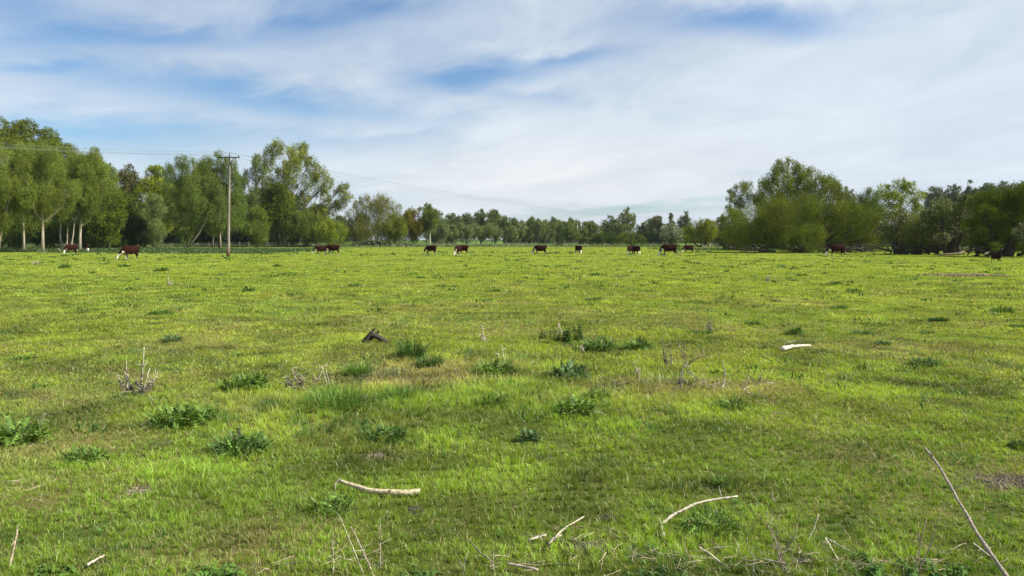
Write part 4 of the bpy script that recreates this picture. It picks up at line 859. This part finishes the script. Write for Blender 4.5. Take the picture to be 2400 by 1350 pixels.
def stick(label, pts, r0, r1, col=PALE, name='fallen_stick', lift=.04, j=.0015, twigs=0, cat='stick', group=None, k=4):
    P = px_path(pts, lift); Q = dense(P, k, j); b = MB(); f = np.linspace(0, 1, len(Q)); cc = np.array(col) * rng.uniform(.85, 1.1); b.tube(Q, (r0 + (r1 - r0) * f) * .88 * (1 + .16 * np.sin(f * 37) + rng.normal(0, .07, len(Q))), 8, cc)
    for i in range(twigs):
        q = Q[rng.integers(1, len(Q) - 1)]; d = rvec(1)[0] * np.array([1, .5, .9]); d[2] = abs(d[2]); L_ = rng.uniform(.04, .13); b.tube([q, q + d * L_ * .5, q + d * L_ + (0, 0, rng.uniform(-.02, .02))], [r1 * .7, r1 * .5, r1 * .2], 5, np.array(col) * .9)
    o = b.obj(name, M_WOOD, None, True); return tag(o, label, cat, group)
stick('curved white branch bent like an elbow, lying at the bottom right', [(1555,1268), (1549,1229,5.15), (1580,1205,5.22), (1630,1180,5.35), (1680,1169,5.45), (1728,1163,5.5)], .0135, .008, (.40, .365, .29), 'fallen_branch', .03, .001, 4, 'branch')
stick('long thin stick slanting across the bottom right corner', [(2440,1480,3.85), (2368,1362,4.22), (2300,1268,4.5), (2262,1200,4.8), (2205,1098,5.3), (2168,1050,5.6)], .0140, .0095, (.25, .215, .175), 'long_stick', 0, .0015, 3)
stick('white weathered wood slab on the grass in the right middle distance', [(1832,829), (1850,824), (1875,821), (1900,819)], .05, .022, (.44, .41, .33), 'driftwood', .045, .003, 0, 'wood')
stick('thin pale stick lying above the white wood slab', [(1840,810), (1865,806), (1884,808)], .008, .006, PALE)
stick('pale dead stick lying right of the low thistle, in the dry patch', [(1398,890), (1425,896), (1460,914)], .010, .005, PALE)
stick('upright crooked white stick right of the dead twigs', [(1692,924), (1697,895,9.8), (1699,870,9.8), (1694,846,9.8)], .012, .007, (.36, .33, .27))
stick('long fallen dead stem leaning down right from the dead twigs', [(1610,868,9.7), (1640,892,9.6), (1680,922)], .010, .005, GREY)
stick('short pale twig lying on bare turf in the right foreground', [(1805,978), (1830,980), (1845,983)], .006, .004, PALE)
stick('pale stick slanting up from the soil at the bottom centre', [(1285,1293), (1320,1262), (1368,1232)], .009, .006, (.33, .295, .225))
stick('short white chip of wood left of the slanting stick', [(1240,1281), (1262,1277), (1280,1273)], .010, .007, (.40, .365, .29))
stick('thin stick lying just under the slanting stick', [(1290,1284), (1318,1277)], .008, .006, PALE)
stick('thick pale stick cut by the bottom edge, right of centre', [(1190,1339), (1225,1345), (1262,1352)], .010, .009, (.34, .305, .235))
stick('thin curved brown stick at the bottom centre', [(1103,1285), (1120,1310), (1155,1338)], .006, .004, GREY)
stick('dead stem rising at the bottom left corner', [(18,1350,4.45), (30,1295,4.5), (42,1240,4.55)], .008, .005, (.34, .27, .20), twigs=2)
stick('pale stick end at the bottom edge near the left corner', [(205,1352), (225,1338), (245,1326)], .010, .006, (.32, .285, .23))
stick('short pale stick lying beside the wide dark clump', [(330,1012), (345,1005), (355,996)], .008, .005, PALE)
def stems(label, items, col=(.46, .40, .29), name='dead_weed', r=.005, fluff=0, cat='dead weed'):
    """items: lists of pixel points, first on the ground; each becomes one stem part"""
    col = np.array(col) * .72; base = gat(*items[0][0]); T = thing(name, label, cat, base); B0 = np.array(base)
    for it in items:
        b = MB(); g0 = gat(*it[0]); D = g0.y; P = [g0] + [atD(q[0], D + rng.uniform(-.05, .05), q[1]) for q in it[1:]]; Q = dense(P, 3, .002) - B0; f = np.linspace(0, 1, len(Q))
        Q[0, 2] -= .02; rr = max(r, D * .0010); b.tube(Q, rr * (1 - .6 * f), 5, np.array(col) * rng.uniform(.8, 1.2))
        for i in range(3):
            q = Q[rng.integers(len(Q) // 3, len(Q))]; d = rvec(1)[0]; d[2] = abs(d[2]); b.tube([q, q + d * .05, q + d * .09], [rr * .5, rr * .35, rr * .2], 4, col * rng.uniform(.7, 1.1))
        for i in range(fluff):
            fz = rng.random() ** 1.6; q = Q[int(fz * (len(Q) - 1) * .8)]; d = rvec(1)[0] * (1, 1, .8) + np.array([0, 0, rng.choice([-1, 1]) * .5]); L_ = rng.uniform(.03, .11) * (1.3 - fz)
            b.tube([q, q + d * L_ * .5 + rng.normal(0, .012, 3), q + d * L_], [rr * .6, rr * .55, rr * .25], 4, np.array((.20, .175, .135)) * rng.uniform(.3, 1.5))
        b.obj('stem', M_WOOD, T, False)
    return T
stems('pair of tall ragged dead thistles in the left foreground, fuzzy at the foot', [[(300,922),(298,880),(295,845)],[(306,924),(300,890),(292,870)],[(328,926),(334,880),(338,815)],[(335,924),(340,900),(352,862)],[(345,918),(365,880)],[(300,924),(318,900),(332,880)],[(322,926),(350,905),(372,880)],[(296,915),(285,900),(280,882)]], fluff=42, col=(.60, .54, .42))
stems('spiky bundle of dead stems in the left of the dry strip', [[(690,915),(680,890),(664,880)],[(700,914),(690,885),(686,864)],[(695,915),(675,905),(655,895)],[(703,913),(706,890),(698,872)],[(688,912),(670,890)],[(700,915),(710,900),(702,885)]], (.40,.36,.28), fluff=34)
stems('thin forked dead stems right of the spiky bundle', [[(768,902),(760,880),(755,862)],[(742,896),(750,880),(758,862)],[(772,905),(768,885),(764,868)]], (.52,.47,.36), fluff=5)
stems('small pinkish grey dead tuft right of the tall tussock', [[(852,948),(850,940),(846,930)],[(856,950),(858,940),(860,930)],[(850,950),(844,942)]], (.40,.32,.27), fluff=12)
stems('pale dead stalks standing alone above the centre clump', [[(1136,802),(1133,785),(1130,762)],[(1140,806),(1136,790)],[(1132,800),(1128,785)]], (.55,.50,.38), fluff=2)
stems('short pale stalk leaning just right of the flat centre clump', [[(1182,852),(1180,835),(1177,815)],[(1170,848),(1168,830)]], (.62,.57,.42))
stems('pair of pale stalks behind the nettles', [[(1308,795),(1306,780),(1310,758)],[(1320,795),(1316,778),(1312,766)]], (.6,.56,.44))
stems('two short bleached stalks below the nettles', [[(1360,828),(1360,810)],[(1369,828),(1366,815)]], (.62,.57,.42))
stems('tangle of tall dead twigs in the right of the dry strip', [[(1594,918),(1598,880),(1600,845),(1604,820)],[(1600,870),(1612,848),(1590,810),(1582,800)],[(1604,860),(1630,840),(1652,832)],[(1560,860),(1556,830),(1552,795)],[(1565,862),(1562,835),(1560,805)],[(1572,862),(1575,840),(1568,815)],[(1598,915),(1590,890),(1596,870)],[(1606,862),(1618,876),(1640,900)],[(1650,836),(1662,846)],[(1590,920),(1575,915)],[(1602,915),(1625,912)]], (.30,.25,.20), fluff=14, name='dead_shrub')
stems('dead forked twig left of the tall dead twigs', [[(1496,888),(1490,870),(1484,850)],[(1500,890),(1494,875),(1500,862)]], (.38,.32,.26), fluff=8, name='dead_shrub')
stems('pinkish dead stems right of the white stick', [[(1775,905),(1785,890),(1780,878)],[(1762,935),(1745,915),(1735,905)],[(1770,908),(1765,895)],[(1758,910),(1750,895)]], (.42,.33,.27), fluff=6, name='dead_shrub')
stems('two tiny dead thistles beyond the dead twigs', [[(1664,775),(1662,760),(1664,750)],[(1660,775),(1665,762)],[(1632,784),(1633,770)],[(1668,776),(1666,765)]], (.30,.25,.20), fluff=10)
stems('small dead thistle in the far right middle distance', [[(1795,660),(1800,648)],[(1798,660),(1804,645)],[(1800,660),(1796,650)]], (.40,.34,.27), r=.012, fluff=14)
stems('dead thistle wisp in the left middle distance below the big cow', [[(396,668),(394,658),(394,648)],[(400,669),(396,660)],[(402,668),(404,662)]], (.46,.40,.32), r=.012, fluff=10)
stems('pale dead tuft in the far left, below the first tree trunks', [[(80,622),(76,614)],[(86,622),(90,612)],[(84,622),(84,614)]], (.50,.45,.38), r=.015, fluff=12)
stems('long crossing dry stalks at the bottom, left of centre', [[(855,1352),(830,1290),(795,1208)],[(876,1350),(850,1290),(822,1232)],[(890,1340),(892,1275),(892,1228)],[(780,1352),(783,1310),(779,1282)],[(880,1345),(872,1330)],[(800,1210),(808,1222)]], (.52,.46,.36), r=.0035, fluff=2)
stems('upright dead twigs at the bottom right with a forked top', [[(1838,1352),(1825,1300),(1815,1250),(1795,1200)],[(1836,1350),(1822,1260),(1818,1230)],[(1826,1290),(1805,1240),(1786,1214)],[(1832,1300),(1858,1262),(1870,1228)],[(1845,1350),(1835,1310)],[(1812,1185),(1810,1150)]], (.38,.31,.26), r=.004, fluff=2, name='dead_shrub')
stick('curved pale stick standing right of the upright dead twigs', [(1872,1310), (1885,1282,4.9), (1905,1245,4.95), (1919,1205,5.0)], .006, .004, (.32, .285, .23))
stick('pale stick lying at the foot of the upright dead twigs', [(1785,1325), (1810,1330), (1840,1335)], .008, .006, (.32, .285, .23))
stick('thin stick lying left of the upright dead twigs', [(1640,1302), (1665,1320), (1690,1340)], .006, .004, (.58, .52, .42))
stick('forked thin stick right of the curved standing one', [(1935,1275), (1950,1300), (1965,1325)], .0045, .003, (.58, .52, .42), twigs=2)
stick('long thin straw lying right of the twig pile', [(1935,1272), (1965,1290), (1990,1303)], .0035, .0025, (.58, .52, .42))
stick('thin stick under the long slanting stick', [(2280,1290), (2300,1305), (2320,1320)], .004, .003, (.55, .50, .42))
stems('thin reddish dry stems left of the long slanting stick', [[(2140,1350),(2155,1290),(2172,1215)],[(2150,1350),(2180,1280),(2205,1190)],[(2160,1280),(2150,1240)],[(2010,1352),(2010,1312)],[(2045,1352),(2040,1325)]], (.36,.29,.22), r=.003, name='dead_shrub')
stems('thin bleached bits at the bottom edge below the thick stick', [[(1160,1352),(1155,1320)],[(1085,1352),(1088,1325)],[(1765,1352),(1768,1305)]], (.55,.5,.4), r=.004)
def black_branch():
    c = gat(872, 806); o = thing('charred_branch', 'black forked branch lying in the field left of centre', 'branch', c); D = c.y; col = (.03, .026, .022)
    def P(*a): return dense([atD(872 + (x - 872) * 1.25, D + dy, 808 + (y - 808) * 1.35) - c for x, y, dy in a], 3, .004)
    b = MB(); b.tube(P((905,808,.1),(888,797,0),(872,790,0),(858,800,0),(850,808,-.1)), np.linspace(.055, .045, 13), 8, (.045, .038, .03)); b.obj('limb', M_BARK, o, True)
    for a in (((868,800,0),(872,785,0),(878,778,0)), ((872,795,0),(880,788,.1),(886,784,.1)), ((862,804,-.1),(864,792,-.1),(872,783,-.1))):
        b = MB(); q = P(*a); b.tube(q, np.linspace(.045, .014, len(q)), 6, col); b.obj('fork', M_BARK, o, True)
black_branch()
# small earth lumps on the bare patches
def lumps():
    b = MB()
    for (px, py, rx, ry) in MUD:
        p = at(px, py); n = int(np.clip(rx * ry * 9000, 60, 400)); far = p.y > 20; 
        for i in range(n):
            a = rng.uniform(0, 6.28); q = math.sqrt(rng.random()); x, y = p.x + rx * q * math.cos(a), p.y + ry * q * math.sin(a); s = rng.uniform(.003, .009) * (8 if far else 1) 
            u = rvec(8) * s * rng.uniform(.5, 1.2, (8, 1)); cc = np.array([[-1,-1,-1],[1,-1,-1],[1,1,-1],[-1,1,-1],[-1,-1,1],[1,-1,1],[1,1,1],[-1,1,1]]) * s * .8 + u * .5; cc[:, 2] *= .6
            cc += (x, y, gz(x, y) + s * .3)
            light = (330, 1150) == (px, py) or (880, 1072) == (px, py)
            b.add(cc, [(0,3,2,1),(4,5,6,7),(0,1,5,4),(1,2,6,5),(2,3,7,6),(3,0,4,7)], None, np.array((.24, .205, .15) if light else ((.20, .155, .085) if far else (.075, .066, .055))) * rng.uniform(.6, 1.4))
    o = b.obj('loose_soil', M_SOIL); o['kind'] = 'stuff'; tag(o, 'crumbly bare soil showing through the grass', 'soil')
lumps()

def litter():
    b = MB()
    for (px, py, rx, ry, n) in [(1330,1275,.35,.22,26),(1640,1325,.45,.14,46),(1860,1310,.40,.2,60),(2090,1335,.45,.12,40),(1480,1320,.3,.15,22),(1180,1330,.3,.1,14),(700,1330,.4,.12,14),(1610,905,.7,.5,40),(1760,915,.4,.4,22),(690,905,.4,.3,16),(320,920,.3,.2,16),(1100,880,.8,.6,22),(2250,1310,.25,.15,14),(90,1150,.3,.3,12),(900,880,.6,.4,14)]:
        p = at(px, py)
        for i in range(n):
            x, y = p.x + rng.normal(0, rx * .6), p.y + rng.normal(0, ry * .6)
            if y < 3.4: continue
            a = rng.uniform(0, 6.28); L_ = rng.uniform(.05, .22) * (1 + (y > 8) * .6); z = gz(x, y) + rng.uniform(.012, .045); tz = rng.normal(0, .05); q = np.linspace(0, 1, 4)[:, None]
            P = np.array([x, y, z]) + q * np.array([math.cos(a), math.sin(a), tz + .05]) * L_ + rng.normal(0, .004, (4, 3)) * (q > 0)
            r = rng.uniform(.0012, .0034) * (1 + (y > 8) * .7); b.tube(P, r * (1 - .5 * q[:, 0]), 5, np.array((.30, .25, .185)) * rng.uniform(.4, 1.5))
    o = b.obj('twig_litter', M_WOOD); o['kind'] = 'stuff'; tag(o, 'broken twigs and straw littering the rough parts of the turf', 'litter')
litter()
# ------------------------------------------------------------------ air
def haze():
    b = MB(); b.box((-700, -60, -1.5), (700, 560, 45)); me = b.mesh('haze')
    m, N, L = new_mat('haze_air'); v = N('ShaderNodeVolumePrincipled'); v.inputs['Color'].default_value = (.80, .88, 1, 1); v.inputs['Density'].default_value = .00006; v.inputs['Anisotropy'].default_value = .2
    o = N('ShaderNodeOutputMaterial'); L(v.outputs[0], o.inputs['Volume']); h = obj('haze', me, m); h['kind'] = 'stuff'; tag(h, 'thin blue haze over the far trees', 'haze')
haze()
